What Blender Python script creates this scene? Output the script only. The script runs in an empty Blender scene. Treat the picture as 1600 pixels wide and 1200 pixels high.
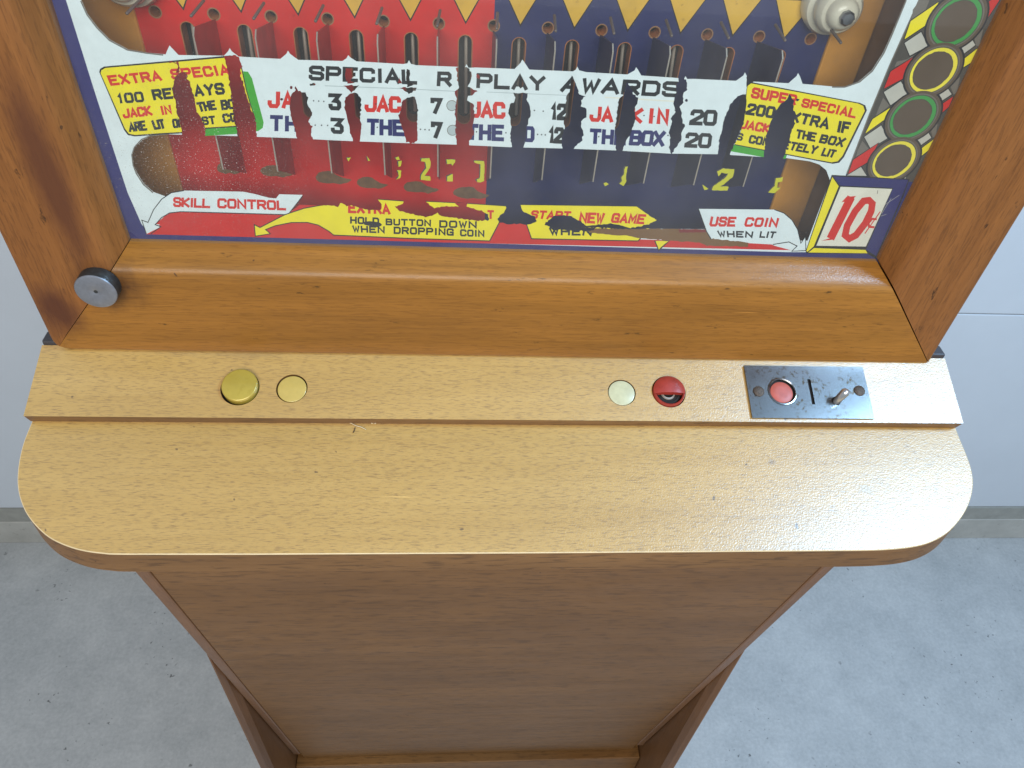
import bpy, bmesh, math, random
import numpy as np
from mathutils import Matrix, Vector
from mathutils.geometry import delaunay_2d_cdt

SC = bpy.context.scene
COL = SC.collection
rng = random.Random(7)

# ------------------------------------------------------------------ camera
H = 1.58                                   # camera height above the floor
F = 1190.0                                 # focal length in pixels of a 1600 px wide frame
CX, CY = 800.0, 600.0
R = np.array([[0.99680277, 0.01143001, 0.07907969],
              [-0.04800468, -0.70550854, 0.70707373],
              [0.06387325, -0.70860924, -0.70270417]])    # columns: camera right, down, forward
cam_data = bpy.data.cameras.new('camera')
cam_data.sensor_fit = 'HORIZONTAL'
cam_data.sensor_width = 36.0
cam_data.lens = F / 1600.0 * 36.0
cam_data.clip_start = 0.02
cam_data.clip_end = 60.0
cam = bpy.data.objects.new('camera', cam_data)
COL.objects.link(cam)
m3 = Matrix(((R[0, 0], -R[0, 1], -R[0, 2]), (R[1, 0], -R[1, 1], -R[1, 2]), (R[2, 0], -R[2, 1], -R[2, 2])))
cam.matrix_world = Matrix.Translation((0, 0, H)) @ m3.to_4x4()
SC.camera = cam

# ------------------------------------------------------------------ world, lamps, exposure
W = bpy.data.worlds.new('World')
SC.world = W
W.use_nodes = True
W.node_tree.nodes['Background'].inputs[0].default_value = (0.80, 0.89, 1.0, 1)
W.node_tree.nodes['Background'].inputs[1].default_value = 0.46


def area(name, loc, target, sx, sy, power, col):
    l = bpy.data.lights.new(name, 'AREA')
    l.shape = 'RECTANGLE'
    l.size = sx
    l.size_y = sy
    l.energy = power
    l.color = col
    o = bpy.data.objects.new(name, l)
    COL.objects.link(o)
    o.location = loc
    d = Vector(target) - Vector(loc)
    o.rotation_euler = d.to_track_quat('-Z', 'Y').to_euler()
    return o


area('ceiling_or_fill_lamp', (1.15, 0.10, H + 0.92), (0.38, 0.28, 0.6), 0.34, 0.34, 30, (0.40, 0.68, 1.0))
area('ceiling_or_fill_lamp', (-0.1, -1.10, H + 0.60), (0.0, 0.4, 1.15), 1.6, 0.8, 37, (1.0, 0.96, 0.90))  # added frontal fill behind the camera, brightens the upright faces
SC.view_settings.view_transform = 'Standard'
SC.view_settings.look = 'None'
SC.view_settings.exposure = 0.0
SC.view_settings.gamma = 1.0
SC.view_settings.use_curve_mapping = False
SC.render.engine = 'CYCLES'
SC.cycles.use_denoising = True
SC.cycles.max_bounces = 10
SC.cycles.transparent_max_bounces = 12

# ------------------------------------------------------------------ measuring helpers (world origin of x,y at the camera's foot)


def ray(px, py):
    return R @ np.array([px - CX, py - CY, F])


def on_y(px, py, y):
    r = ray(px, py)
    w = r * y / r[1]
    return (w[0], w[2] + H)                # (x, z) on the upright plane at depth y


def on_plane(px, py, p0, n):
    r = ray(px, py)
    q = np.array([p0[0], p0[1], p0[2] - H])
    t = (n @ q) / (n @ r)
    w = r * t
    return np.array([w[0], w[1], w[2] + H])


def lin(c):
    return tuple(((v / 255.0) / 12.92 if v / 255.0 <= 0.04045 else ((v / 255.0 + 0.055) / 1.055) ** 2.4) for v in c) + (1.0,)


# ------------------------------------------------------------------ materials
MATS = {}


def nt(name):
    m = bpy.data.materials.new(name)
    m.use_nodes = True
    return m, m.node_tree, m.node_tree.nodes['Principled BSDF']


def N(t, typ, **kw):
    n = t.nodes.new(typ)
    for k, v in kw.items():
        setattr(n, k, v)
    return n


def noise(t, vec, scale, detail=4, rough=0.55):
    n = N(t, 'ShaderNodeTexNoise')
    n.inputs['Scale'].default_value = scale
    n.inputs['Detail'].default_value = detail
    n.inputs['Roughness'].default_value = rough
    t.links.new(vec, n.inputs['Vector'])
    return n.outputs['Fac']


def mapping(t, scale, loc=(0, 0, 0), rot=(0, 0, 0)):
    tc = N(t, 'ShaderNodeTexCoord')
    mp = N(t, 'ShaderNodeMapping')
    mp.inputs['Scale'].default_value = scale
    mp.inputs['Location'].default_value = loc
    mp.inputs['Rotation'].default_value = rot
    t.links.new(tc.outputs['Object'], mp.inputs['Vector'])
    return mp.outputs['Vector']


def ramp(t, fac, stops):
    r = N(t, 'ShaderNodeValToRGB')
    while len(r.color_ramp.elements) < len(stops):
        r.color_ramp.elements.new(0.5)
    for e, (p, c) in zip(r.color_ramp.elements, stops):
        e.position = p
        e.color = c if len(c) == 4 else tuple(c) + (1,)
    t.links.new(fac, r.inputs['Fac'])
    return r.outputs['Color']


def mix(t, fac, a, b, mode='MIX'):
    m = N(t, 'ShaderNodeMix', data_type='RGBA', blend_type=mode)
    for s, v in ((m.inputs[0], fac), (m.inputs[6], a), (m.inputs[7], b)):
        if isinstance(v, (int, float)):
            s.default_value = v
        elif isinstance(v, tuple):
            s.default_value = v
        else:
            t.links.new(v, s)
    return m.outputs[2]


def bump(t, bsdf, h, strength, dist):
    b = N(t, 'ShaderNodeBump')
    b.inputs['Strength'].default_value = strength
    b.inputs['Distance'].default_value = dist
    t.links.new(h, b.inputs['Height'])
    t.links.new(b.outputs['Normal'], bsdf.inputs['Normal'])


G0 = (0, 0, 0, 1)
G1 = (1, 1, 1, 1)


def wood(name, light, dark, pore, axis='X', pore_amt=0.6, pore_len=70, pore_wid=750, rough=0.35, coat=0.3,
         streak=1.0, blotch=0.5, flecks=0.0, stain=None, coat_rough=0.2, bump_s=0.15, spec=0.3, coat_ior=1.5):
    """varnished timber: colour bands, fine pores along the grain, slow blotches, knots/flecks, handling stains"""
    m, t, b = nt(name)

    def sc(along, across):
        return (along, across, across) if axis == 'X' else (across, across, along)
    bands = noise(t, mapping(t, sc(3.0, 60)), 1.0, 5, 0.6)
    fine = noise(t, mapping(t, sc(14, 420)), 1.0, 3, 0.6)
    col = ramp(t, bands, [(0.5 - 0.22 / max(streak, .2), lin(dark)), (0.5 + 0.2 / max(streak, .2), lin(light))])
    col = mix(t, 0.28, col, ramp(t, fine, [(0.35, lin(dark)), (0.65, lin(light))]))
    bl = noise(t, mapping(t, sc(5, 11)), 1.0, 3, 0.5)
    col = mix(t, blotch, col, mix(t, 1.0, col, ramp(t, bl, [(0.3, (0.62, 0.58, 0.55, 1)), (0.7, (1.08, 1.06, 1.04, 1))]), 'MULTIPLY'))
    pr = noise(t, mapping(t, sc(pore_len, pore_wid), (3.1, 1.7, 5.5)), 1.0, 2, 0.55)
    pmask = ramp(t, pr, [(0.53, G0), (0.64, G1)])
    pm = N(t, 'ShaderNodeMath', operation='MULTIPLY')
    t.links.new(pmask, pm.inputs[0])
    pm.inputs[1].default_value = pore_amt
    col = mix(t, pm.outputs[0], col, lin(pore))
    if flecks:
        fk = noise(t, mapping(t, sc(55, 190), (8, 2, 1)), 1.0, 4, 0.65)
        fm = N(t, 'ShaderNodeMath', operation='MULTIPLY')
        t.links.new(ramp(t, fk, [(0.66, G0), (0.72, G1)]), fm.inputs[0])
        fm.inputs[1].default_value = flecks
        col = mix(t, fm.outputs[0], col, lin(tuple(c * 0.45 for c in dark)))
    # hairline scratches
    for rot in (0.5, -0.9):
        sc_ = noise(t, mapping(t, (10, 900, 900), (2, 4, 1), (0, 0, rot)), 1.0, 1, 0.5)
        lim = noise(t, mapping(t, (16, 16, 16), (rot * 7, 4, 1)), 1.0, 2, 0.5)
        k_ = N(t, 'ShaderNodeMath', operation='MULTIPLY')
        t.links.new(ramp(t, sc_, [(0.78, G0), (0.82, G1)]), k_.inputs[0])
        t.links.new(ramp(t, lim, [(0.60, G0), (0.68, (0.5, 0.5, 0.5, 1))]), k_.inputs[1])
        col = mix(t, k_.outputs[0], col, lin(tuple(min(255, c * 1.25 + 20) for c in light)))
    # tiny nicks
    nk = noise(t, mapping(t, (160, 160, 160), (1, 9, 4)), 1.0, 1, 0.5)
    col = mix(t, ramp(t, nk, [(0.79, G0), (0.81, (0.7, 0.7, 0.7, 1))]), col, lin((52, 34, 22)))
    for (c, rad, s, scol, dens) in (stain or []):
        mp = mapping(t, tuple(1.0 / v for v in rad), tuple(-c[i] / rad[i] for i in range(3)))
        ln = N(t, 'ShaderNodeVectorMath', operation='LENGTH')
        t.links.new(mp, ln.inputs[0])
        nn = noise(t, mapping(t, (40, 40, 22)), 1.0, 4, 0.7)
        ad = N(t, 'ShaderNodeMath', operation='MULTIPLY_ADD')
        t.links.new(nn, ad.inputs[0])
        ad.inputs[1].default_value = s
        t.links.new(ln.outputs['Value'], ad.inputs[2])
        ms = N(t, 'ShaderNodeMath', operation='MULTIPLY')
        t.links.new(ramp(t, ad.outputs[0], [(0.55, G1), (1.0, G0)]), ms.inputs[0])
        ms.inputs[1].default_value = dens
        col = mix(t, ms.outputs[0], col, lin(scol))
    t.links.new(col, b.inputs['Base Color'])
    rr = noise(t, mapping(t, sc(12, 40)), 1.0, 3, 0.6)
    mr = N(t, 'ShaderNodeMapRange')
    mr.inputs['To Min'].default_value = rough - 0.07
    mr.inputs['To Max'].default_value = rough + 0.1
    t.links.new(rr, mr.inputs['Value'])
    t.links.new(mr.outputs[0], b.inputs['Roughness'])
    b.inputs['Specular IOR Level'].default_value = spec
    b.inputs['Coat Weight'].default_value = coat
    b.inputs['Coat IOR'].default_value = coat_ior
    b.inputs['Coat Roughness'].default_value = coat_rough
    op = noise(t, mapping(t, (900, 900, 900)), 1.0, 2, 0.5)
    bump(t, b, pr, bump_s, 0.0004)
    cb = N(t, 'ShaderNodeBump')                      # orange-peel of the old varnish
    cb.inputs['Strength'].default_value = 0.35
    cb.inputs['Distance'].default_value = 0.0004
    t.links.new(op, cb.inputs['Height'])
    t.links.new(cb.outputs['Normal'], b.inputs['Coat Normal'])
    MATS[name] = m
    return m


def plain(name, rgb, rough=0.5, metal=0.0, spots=0.0, spot_rgb=(60, 50, 40), scale=300, thr=0.6, coat=0.0, var=0.12, vscale=40, patch=0):
    m, t, b = nt(name)
    base = lin(rgb)
    v = noise(t, mapping(t, (vscale,) * 3), 1.0, 4, 0.6)
    col = mix(t, 1.0, base, ramp(t, v, [(0.3, (1 - var,) * 3 + (1,)), (0.7, (1 + var,) * 3 + (1,))]), 'MULTIPLY')
    if spots:
        s = noise(t, mapping(t, (scale,) * 3, (2, 7, 3)), 1.0, 4, 0.65)
        k = N(t, 'ShaderNodeMath', operation='MULTIPLY')
        msk = ramp(t, s, [(thr, G0), (thr + 0.06, G1)])
        t.links.new(msk, k.inputs[0])
        k.inputs[1].default_value = spots
        if patch:                                    # wear gathers in patches
            pn = noise(t, mapping(t, (patch,) * 3, (5, 1, 8)), 1.0, 3, 0.6)
            k2 = N(t, 'ShaderNodeMath', operation='MULTIPLY')
            t.links.new(k.outputs[0], k2.inputs[0])
            t.links.new(ramp(t, pn, [(0.42, G0), (0.56, G1)]), k2.inputs[1])
            k = k2
        col = mix(t, k.outputs[0], col, lin(spot_rgb))
    t.links.new(col, b.inputs['Base Color'])
    b.inputs['Roughness'].default_value = rough
    b.inputs['Metallic'].default_value = metal
    b.inputs['Coat Weight'].default_value = coat
    MATS[name] = m
    return m


# screen-printed paints on the back of the glass
for k, c in dict(white=(216, 224, 228), navy=(40, 38, 104), yellow=(232, 214, 18), red=(200, 26, 14), green=(58, 158, 36),
                 black=(22, 21, 24), txt_red=(206, 34, 18), txt_navy=(26, 30, 96), txt_black=(20, 24, 28), brown=(118, 82, 40),
                 grey=(112, 104, 96), dgrey=(74, 68, 62), lgrey=(186, 182, 174), ringbrown=(92, 76, 62), ringgreen=(62, 150, 72),
                 ringyellow=(232, 216, 66), darkred=(120, 30, 26), paleface=(222, 218, 206), disc=(176, 186, 190), numeral=(196, 190, 28)).items():
    plain('paint_' + k, c, 0.35, var=0.05, vscale=90)
plain('board_red', (214, 34, 30), 0.45, var=0.12, spots=0.35, spot_rgb=(120, 30, 24), scale=260, thr=0.66)
plain('board_blue', (38, 44, 98), 0.45, var=0.15, spots=0.3, spot_rgb=(110, 116, 140), scale=420, thr=0.72)
plain('board_yellow', (222, 176, 62), 0.45, var=0.12, spots=0.4, spot_rgb=(150, 105, 40), scale=200, thr=0.62)
plain('board_worn', (118, 88, 60), 0.7, var=0.25, vscale=200)
plain('board_rim', (150, 110, 78), 0.7)
plain('board_edge', (176, 108, 62), 0.7, var=0.25, vscale=120)
plain('dark_inside', (30, 24, 21), 0.8)
plain('amber_wood', (214, 148, 56), 0.5, var=0.2, vscale=25)
plain('inner_wood', (150, 102, 58), 0.6, var=0.2, vscale=25)
plain('wire_steel', (168, 158, 148), 0.5, metal=0.35)
plain('dull_tin', (120, 106, 100), 0.5, metal=0.5)
plain('divider_red', (172, 42, 36), 0.42, var=0.25, vscale=60)
plain('divider_blue', (52, 52, 84), 0.42, var=0.25, vscale=60)
plain('porcelain', (206, 200, 184), 0.3, coat=0.4, var=0.1)
plain('nickel', (150, 152, 156), 0.32, metal=1.0, spots=0.3, scale=300, thr=0.62, spot_rgb=(110, 108, 104))
plain('knob_face', (128, 131, 138), 0.45, metal=0.55, var=0.12, vscale=220)
plain('knob_side', (70, 72, 72), 0.45, metal=0.8, var=0.25, vscale=300)
plain('chrome_plate', (128, 128, 128), 0.22, metal=1.0, spots=0.85, scale=340, thr=0.55, spot_rgb=(96, 80, 62), var=0.1, patch=48)
plain('lever_chrome', (205, 206, 208), 0.22, metal=0.9)
plain('rust_screw', (86, 74, 64), 0.6, metal=0.5, spots=0.6, scale=900, thr=0.5, spot_rgb=(50, 38, 30))
plain('brass_button', (172, 150, 62), 0.32, metal=0.2, spots=0.25, scale=260, thr=0.56, spot_rgb=(150, 128, 40), coat=0.5)
plain('lens_yellow', (178, 154, 82), 0.32, coat=0.4, var=0.08, vscale=120)
plain('lens_white', (182, 180, 146), 0.3, coat=0.4, var=0.1, vscale=200)
plain('lens_red', (166, 80, 66), 0.45, var=0.12, vscale=150)
plain('button_red', (146, 48, 38), 0.42, coat=0.25, var=0.15, vscale=120, spots=0.25, scale=400, thr=0.6, spot_rgb=(120, 30, 22))
plain('hole_black', (16, 12, 10), 0.8)
plain('seam_black', (28, 22, 18), 0.8)
plain('cabinet_black', (52, 50, 54), 0.5, spots=0.5, scale=120, thr=0.6, spot_rgb=(110, 100, 96))
plain('hair', (50, 36, 24), 0.6)
plain('debris', (205, 190, 160), 0.6)
plain('wall_paint', (200, 208, 216), 0.55, var=0.03, vscale=5, spots=0.25, scale=38, thr=0.70, spot_rgb=(170, 174, 178))
plain('curb', (172, 172, 166), 0.8, var=0.12, vscale=14, spots=0.3, scale=60, thr=0.62, spot_rgb=(110, 106, 98))
plain('curb_gap', (150, 151, 145), 0.8, var=0.1)

wood('shelf_wood', (187, 151, 82), (170, 133, 63), (112, 82, 44), 'X', 0.6, 190, 2000, rough=0.45, coat=1.0, streak=0.8, blotch=0.25, coat_rough=0.33, coat_ior=2.1, stain=[((0.2750, 0.2972, 1.1899), (0.0055, 0.0045, 0.004), 0.25, (160, 136, 96), 0.8), ((0.2148, 0.316, 1.1949), (0.008, 0.0055, 0.005), 1.0, (112, 90, 66), 0.75), ((-0.15, 0.385, 1.228), (0.16, 0.02, 0.006), 0.8, (120, 92, 56), 0.45), ((0.12, 0.385, 1.228), (0.2, 0.022, 0.006), 0.8, (120, 92, 56), 0.45)])
wood('shelf_edge', (128, 94, 56), (104, 74, 42), (62, 42, 24), 'X', 0.5, 50, 500, rough=0.5, coat=0.1, flecks=0.4)
wood('panel_wood', (136, 98, 56), (106, 74, 40), (60, 40, 22), 'X', 0.4, 50, 340, rough=0.5, coat=0.08, streak=0.6, blotch=0.45, flecks=0.18, coat_rough=0.3, spec=0.2)
wood('side_wood', (132, 93, 58), (110, 76, 47), (84, 56, 34), 'Z', 0.25, 30, 500, rough=0.45, coat=0.15, streak=0.7, blotch=0.5)
knob_xz = on_y(154, 446, 0.38086)
STAIN = [((knob_xz[0] + 0.006, 0.385, knob_xz[1]), (0.046, 0.2, 0.036), 0.75, (56, 32, 20), 0.85),
         ((knob_xz[0] - 0.004, 0.385, knob_xz[1] + 0.07), (0.018, 0.2, 0.10), 0.55, (84, 48, 28), 0.9),
         ((knob_xz[0] - 0.03, 0.385, knob_xz[1] - 0.02), (0.03, 0.2, 0.045), 0.8, (74, 40, 26), 0.85)]
wood('rail_wood', (158, 107, 42), (118, 78, 26), (82, 48, 16), 'X', 0.30, 95, 1200, rough=0.45, coat=0.2, streak=0.9, blotch=0.55, flecks=0.75, stain=STAIN, coat_rough=0.16)
wood('stile_wood', (148, 97, 49), (112, 69, 30), (64, 38, 18), 'Z', 0.34, 95, 1100, rough=0.5, coat=0.12, streak=0.9, blotch=0.6, flecks=0.85, stain=STAIN, coat_rough=0.2)


def floor_mat():
    m, t, b = nt('concrete')
    a = noise(t, mapping(t, (7, 7, 7)), 1.0, 6, 0.62)
    c = noise(t, mapping(t, (26, 26, 26), (4, 1, 2)), 1.0, 5, 0.7)
    s = noise(t, mapping(t, (85, 85, 85), (9, 3, 2)), 1.0, 2, 0.5)
    st = noise(t, mapping(t, (16, 16, 16), (1, 5, 2)), 1.0, 3, 0.6)
    fine = noise(t, mapping(t, (140, 140, 140), (3, 3, 8)), 1.0, 3, 0.7)
    patch = noise(t, mapping(t, (9, 9, 9), (6, 2, 2)), 1.0, 2, 0.5)
    col = ramp(t, a, [(0.3, lin((152, 156, 157))), (0.5, lin((168, 171, 172))), (0.7, lin((184, 187, 187)))])
    col = mix(t, 0.3, col, ramp(t, c, [(0.3, lin((142, 148, 152))), (0.65, lin((188, 192, 194)))]))
    col = mix(t, 0.2, col, ramp(t, fine, [(0.3, lin((140, 146, 150))), (0.7, lin((214, 218, 220)))]))
    col = mix(t, ramp(t, st, [(0.71, G0), (0.79, (0.55, 0.55, 0.55, 1))]), col, lin((140, 130, 112)))
    sm_ = N(t, 'ShaderNodeMath', operation='MULTIPLY')
    t.links.new(ramp(t, s, [(0.66, G0), (0.72, (0.9, 0.9, 0.9, 1))]), sm_.inputs[0])
    t.links.new(ramp(t, patch, [(0.5, (0.05,) * 3 + (1,)), (0.62, G1)]), sm_.inputs[1])
    col = mix(t, sm_.outputs[0], col, lin((92, 94, 94)))
    t.links.new(col, b.inputs['Base Color'])
    b.inputs['Roughness'].default_value = 0.5
    bump(t, b, c, 0.15, 0.002)
    MATS['concrete'] = m


floor_mat()


def glass_mat():
    m, t, b = nt('clear_glass')
    t.nodes.remove(b)
    out = t.nodes['Material Output']
    tr = N(t, 'ShaderNodeBsdfTransparent')
    tr.inputs[0].default_value = (0.95, 0.97, 0.96, 1)
    gl = N(t, 'ShaderNodeBsdfGlossy')
    gl.inputs['Roughness'].default_value = 0.03
    fr = N(t, 'ShaderNodeFresnel')
    fr.inputs[0].default_value = 1.9
    mx = N(t, 'ShaderNodeMixShader')
    ge = N(t, 'ShaderNodeNewGeometry')
    ff = N(t, 'ShaderNodeMath', operation='MULTIPLY_ADD')      # reflect at the outer face only
    t.links.new(ge.outputs['Backfacing'], ff.inputs[0])
    ff.inputs[1].default_value = -1.0
    ff.inputs[2].default_value = 1.0
    fm_ = N(t, 'ShaderNodeMath', operation='MULTIPLY')
    t.links.new(ff.outputs[0], fm_.inputs[0])
    t.links.new(fr.outputs[0], fm_.inputs[1])
    t.links.new(fm_.outputs[0], mx.inputs[0])
    t.links.new(tr.outputs[0], mx.inputs[1])
    t.links.new(gl.outputs[0], mx.inputs[2])
    # dust: fine white specks gathered low on the left; patchy pale veil stands in for reflections
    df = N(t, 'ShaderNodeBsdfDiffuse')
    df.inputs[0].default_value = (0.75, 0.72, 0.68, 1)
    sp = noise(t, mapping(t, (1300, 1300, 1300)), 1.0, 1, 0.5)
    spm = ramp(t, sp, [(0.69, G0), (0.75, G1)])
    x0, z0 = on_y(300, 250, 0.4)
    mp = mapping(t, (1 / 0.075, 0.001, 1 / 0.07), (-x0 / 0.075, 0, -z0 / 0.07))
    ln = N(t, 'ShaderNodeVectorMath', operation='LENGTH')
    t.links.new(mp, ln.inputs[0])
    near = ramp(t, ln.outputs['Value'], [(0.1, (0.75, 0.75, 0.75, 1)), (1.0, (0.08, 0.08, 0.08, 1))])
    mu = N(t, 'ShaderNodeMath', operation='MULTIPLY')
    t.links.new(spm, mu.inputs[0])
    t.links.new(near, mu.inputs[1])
    reflect_veil = noise(t, mapping(t, (14, 14, 9), (3, 1, 2)), 1.0, 4, 0.6)
    fl_ = ramp(t, reflect_veil, [(0.3, (0.008,) * 3 + (1,)), (0.7, (0.036,) * 3 + (1,))])
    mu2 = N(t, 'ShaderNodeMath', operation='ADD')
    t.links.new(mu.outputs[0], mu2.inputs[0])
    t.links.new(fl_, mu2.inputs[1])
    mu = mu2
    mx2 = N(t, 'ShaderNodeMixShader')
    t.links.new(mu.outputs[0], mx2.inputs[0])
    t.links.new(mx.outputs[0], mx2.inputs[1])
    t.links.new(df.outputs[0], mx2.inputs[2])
    t.links.new(mx2.outputs[0], out.inputs['Surface'])
    MATS['clear_glass'] = m


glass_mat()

# ------------------------------------------------------------------ object helpers


def link(name, verts, faces, mats, parent=None, fmat=None, smooth=False):
    me = bpy.data.meshes.new(name)
    me.from_pydata([tuple(float(c) for c in v) for v in verts], [], faces)
    for m in (mats if isinstance(mats, (list, tuple)) else [mats]):
        me.materials.append(MATS[m])
    if fmat is not None:
        me.polygons.foreach_set('material_index', fmat)
    if smooth:
        me.polygons.foreach_set('use_smooth', [True] * len(me.polygons))
    me.update()
    o = bpy.data.objects.new(name, me)
    COL.objects.link(o)
    if parent:
        o.parent = parent
    return o


def link_bm(name, bm, mats, parent=None, smooth=False):
    bmesh.ops.recalc_face_normals(bm, faces=bm.faces)
    me = bpy.data.meshes.new(name)
    bm.to_mesh(me)
    bm.free()
    for m in (mats if isinstance(mats, (list, tuple)) else [mats]):
        me.materials.append(MATS[m])
    if smooth:
        me.polygons.foreach_set('use_smooth', [True] * len(me.polygons))
    o = bpy.data.objects.new(name, me)
    COL.objects.link(o)
    if parent:
        o.parent = parent
    return o


def box(name, x0, x1, y0, y1, z0, z1, mat, parent=None, bev=0.0):
    bm = bmesh.new()
    bmesh.ops.create_cube(bm, size=1.0)
    for v in bm.verts:
        v.co = Vector(((x0 + x1) / 2 + v.co.x * (x1 - x0), (y0 + y1) / 2 + v.co.y * (y1 - y0), (z0 + z1) / 2 + v.co.z * (z1 - z0)))
    if bev:
        bmesh.ops.bevel(bm, geom=list(bm.edges), offset=bev, segments=2, affect='EDGES', profile=0.5)
    return link_bm(name, bm, mat, parent)


def frame_at(origin, ax, ay, az):
    o, ax, ay, az = [np.array(v, float) for v in (origin, ax, ay, az)]
    return lambda u, v, w: o + u * ax + v * ay + w * az


def pip(poly, pts):
    x = pts[:, 0]
    y = pts[:, 1]
    c = np.zeros(len(pts), bool)
    j = len(poly) - 1
    for i in range(len(poly)):
        xi, yi = poly[i]
        xj, yj = poly[j]
        if yi != yj:
            c ^= ((yi > y) != (yj > y)) & (x < (xj - xi) * (y - yi) / (yj - yi) + xi)
        j = i
    return c


def flatten(layers):
    """painter's-order polygons -> one planar partition. layers: (poly, value); later ones win; value None = bare."""
    vs = []
    es = []
    for poly, val in layers:
        b = len(vs)
        n = len(poly)
        vs += [Vector((float(p[0]), float(p[1]))) for p in poly]
        es += [(b + i, b + (i + 1) % n) for i in range(n)]
    ov, oe, of, _, _, _ = delaunay_2d_cdt(vs, es, [], 0, 1e-4)
    P = np.array([(v.x, v.y) for v in ov])
    T = np.array([f for f in of if len(f) == 3])
    cen = P[T].mean(axis=1)
    top = np.full(len(T), -1)
    for i, (poly, val) in enumerate(layers):
        a = np.array(poly, float)
        lo = a.min(0)
        hi = a.max(0)
        idx = np.where((cen[:, 0] >= lo[0]) & (cen[:, 0] <= hi[0]) & (cen[:, 1] >= lo[1]) & (cen[:, 1] <= hi[1]))[0]
        if len(idx):
            top[idx[pip(a, cen[idx])]] = i
    return P, T, top


def circle(cx, cy, r, n=40, ry=None):
    ry = ry or r
    return [(cx + r * math.cos(2 * math.pi * i / n), cy + ry * math.sin(2 * math.pi * i / n)) for i in range(n)]


def plate(name, outer, holes, thick, fr, mat, parent, side_mat=None):
    """a board with real through holes; outer/holes in (u, v), top face at w = 0"""
    P, T, top = flatten([(outer, 1)] + [(h, None) for h in holes])
    keep = [t for t, k in zip(T, top) if k == 0]
    verts = [fr(p[0], p[1], 0) for p in P] + [fr(p[0], p[1], -thick) for p in P]
    n = len(P)
    faces = [tuple(int(i) for i in t) for t in keep]
    fm = [0] * len(faces)
    faces += [tuple(int(i) + n for i in reversed(t)) for t in keep]
    fm += [0] * len(keep)
    for loop in [outer] + list(holes):
        b = len(verts)
        k = len(loop)
        verts += [fr(p[0], p[1], 0) for p in loop] + [fr(p[0], p[1], -thick) for p in loop]
        for i in range(k):
            j = (i + 1) % k
            faces.append((b + i, b + j, b + k + j, b + k + i))
            fm.append(1 if side_mat else 0)
    return link(name, verts, faces, [mat] + ([side_mat] if side_mat else []), parent, fm)


def lathe(name, prof, fr, mats, parent, n=48, fm=None, smooth=True, cap=True):
    """profile of (radius, w) revolved about the frame's w axis"""
    verts = []
    for r, w in prof:
        for i in range(n):
            a = 2 * math.pi * i / n
            verts.append(fr(r * math.cos(a), r * math.sin(a), w))
    faces = []
    idx = []
    for k in range(len(prof) - 1):
        for i in range(n):
            j = (i + 1) % n
            faces.append((k * n + i, k * n + j, (k + 1) * n + j, (k + 1) * n + i))
            idx.append(fm[k] if fm else 0)
    if cap:
        faces.append(tuple(range((len(prof) - 1) * n, len(prof) * n)))
        idx.append(fm[-1] if fm else 0)
    o = link(name, verts, faces, mats, parent, idx, smooth)
    o.data.set_sharp_from_angle(angle=math.radians(35))
    return o


def rod(name, a, b, r, mat, parent, n=10, r2=None):
    a = Vector(a)
    b = Vector(b)
    d = (b - a).normalized()
    q = d.to_track_quat('Z', 'Y').to_matrix()
    ex, ey = q.col[0], q.col[1]
    L = (b - a).length
    fr = frame_at(a, ex, ey, d)
    r2 = r if r2 is None else r2
    return lathe(name, [(r, 0), (r2, L - r2 * .6), (r2 * .75, L - r2 * .2), (r2 * .3, L)], fr, [mat], parent, n)


def ragged(poly, amp=1.3, step=3.0, keep=None):
    """chipped-paint outline: subdivide and jitter"""
    out = []
    n = len(poly)
    for i in range(n):
        a = np.array(poly[i], float)
        b = np.array(poly[(i + 1) % n], float)
        L = np.linalg.norm(b - a)
        k = max(1, int(L / step))
        nrm = np.array([-(b - a)[1], (b - a)[0]]) / max(L, 1e-6)
        for q in range(k):
            p = a + (b - a) * q / k
            p = p + nrm * rng.gauss(0, amp * 0.55) + (b - a) / max(L, 1e-6) * rng.uniform(-.25, .25) * step
            out.append((p[0], p[1]))
    return out


# ------------------------------------------------------------------ setting
YW = 1.053
fl = box('floor', -4, 4, -4, 4, -0.1, 0.0, 'concrete')
fl['kind'] = 'structure'
z_c1 = H - 1.3785 * YW
z_c2 = H - 1.4225 * YW
wall = bpy.data.objects.new('wall', None)
COL.objects.link(wall)
wall.location = (0, YW, 0)
wall['label'] = 'pale blue-grey painted garage wall standing behind the game cabinet'
wall['category'] = 'wall'


def wchild(o):
    o.parent = wall
    o.matrix_parent_inverse = Matrix.Translation((0, -YW, 0))
    return o


zs = H - 0.8055 * YW
wchild(box('wall_panel', -4, 0.1, YW, YW + 0.08, z_c1, 2.7, 'wall_paint', None, 0.0015))
wchild(box('wall_panel', 0.1005, 4, YW, YW + 0.08, z_c1, zs - 0.0025, 'wall_paint', None, 0.0015))
wchild(box('wall_panel', 0.1005, 4, YW, YW + 0.08, zs + 0.0005, 2.7, 'wall_paint', None, 0.0015))
wchild(box('flashing', -4, 4, YW - 0.004, YW + 0.06, z_c2, z_c1 - 0.001, 'curb_gap'))
wchild(box('curb', -4, 4, YW - 0.006, YW + 0.07, 0.0, z_c2 - 0.0005, 'curb', None, 0.002))

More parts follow.
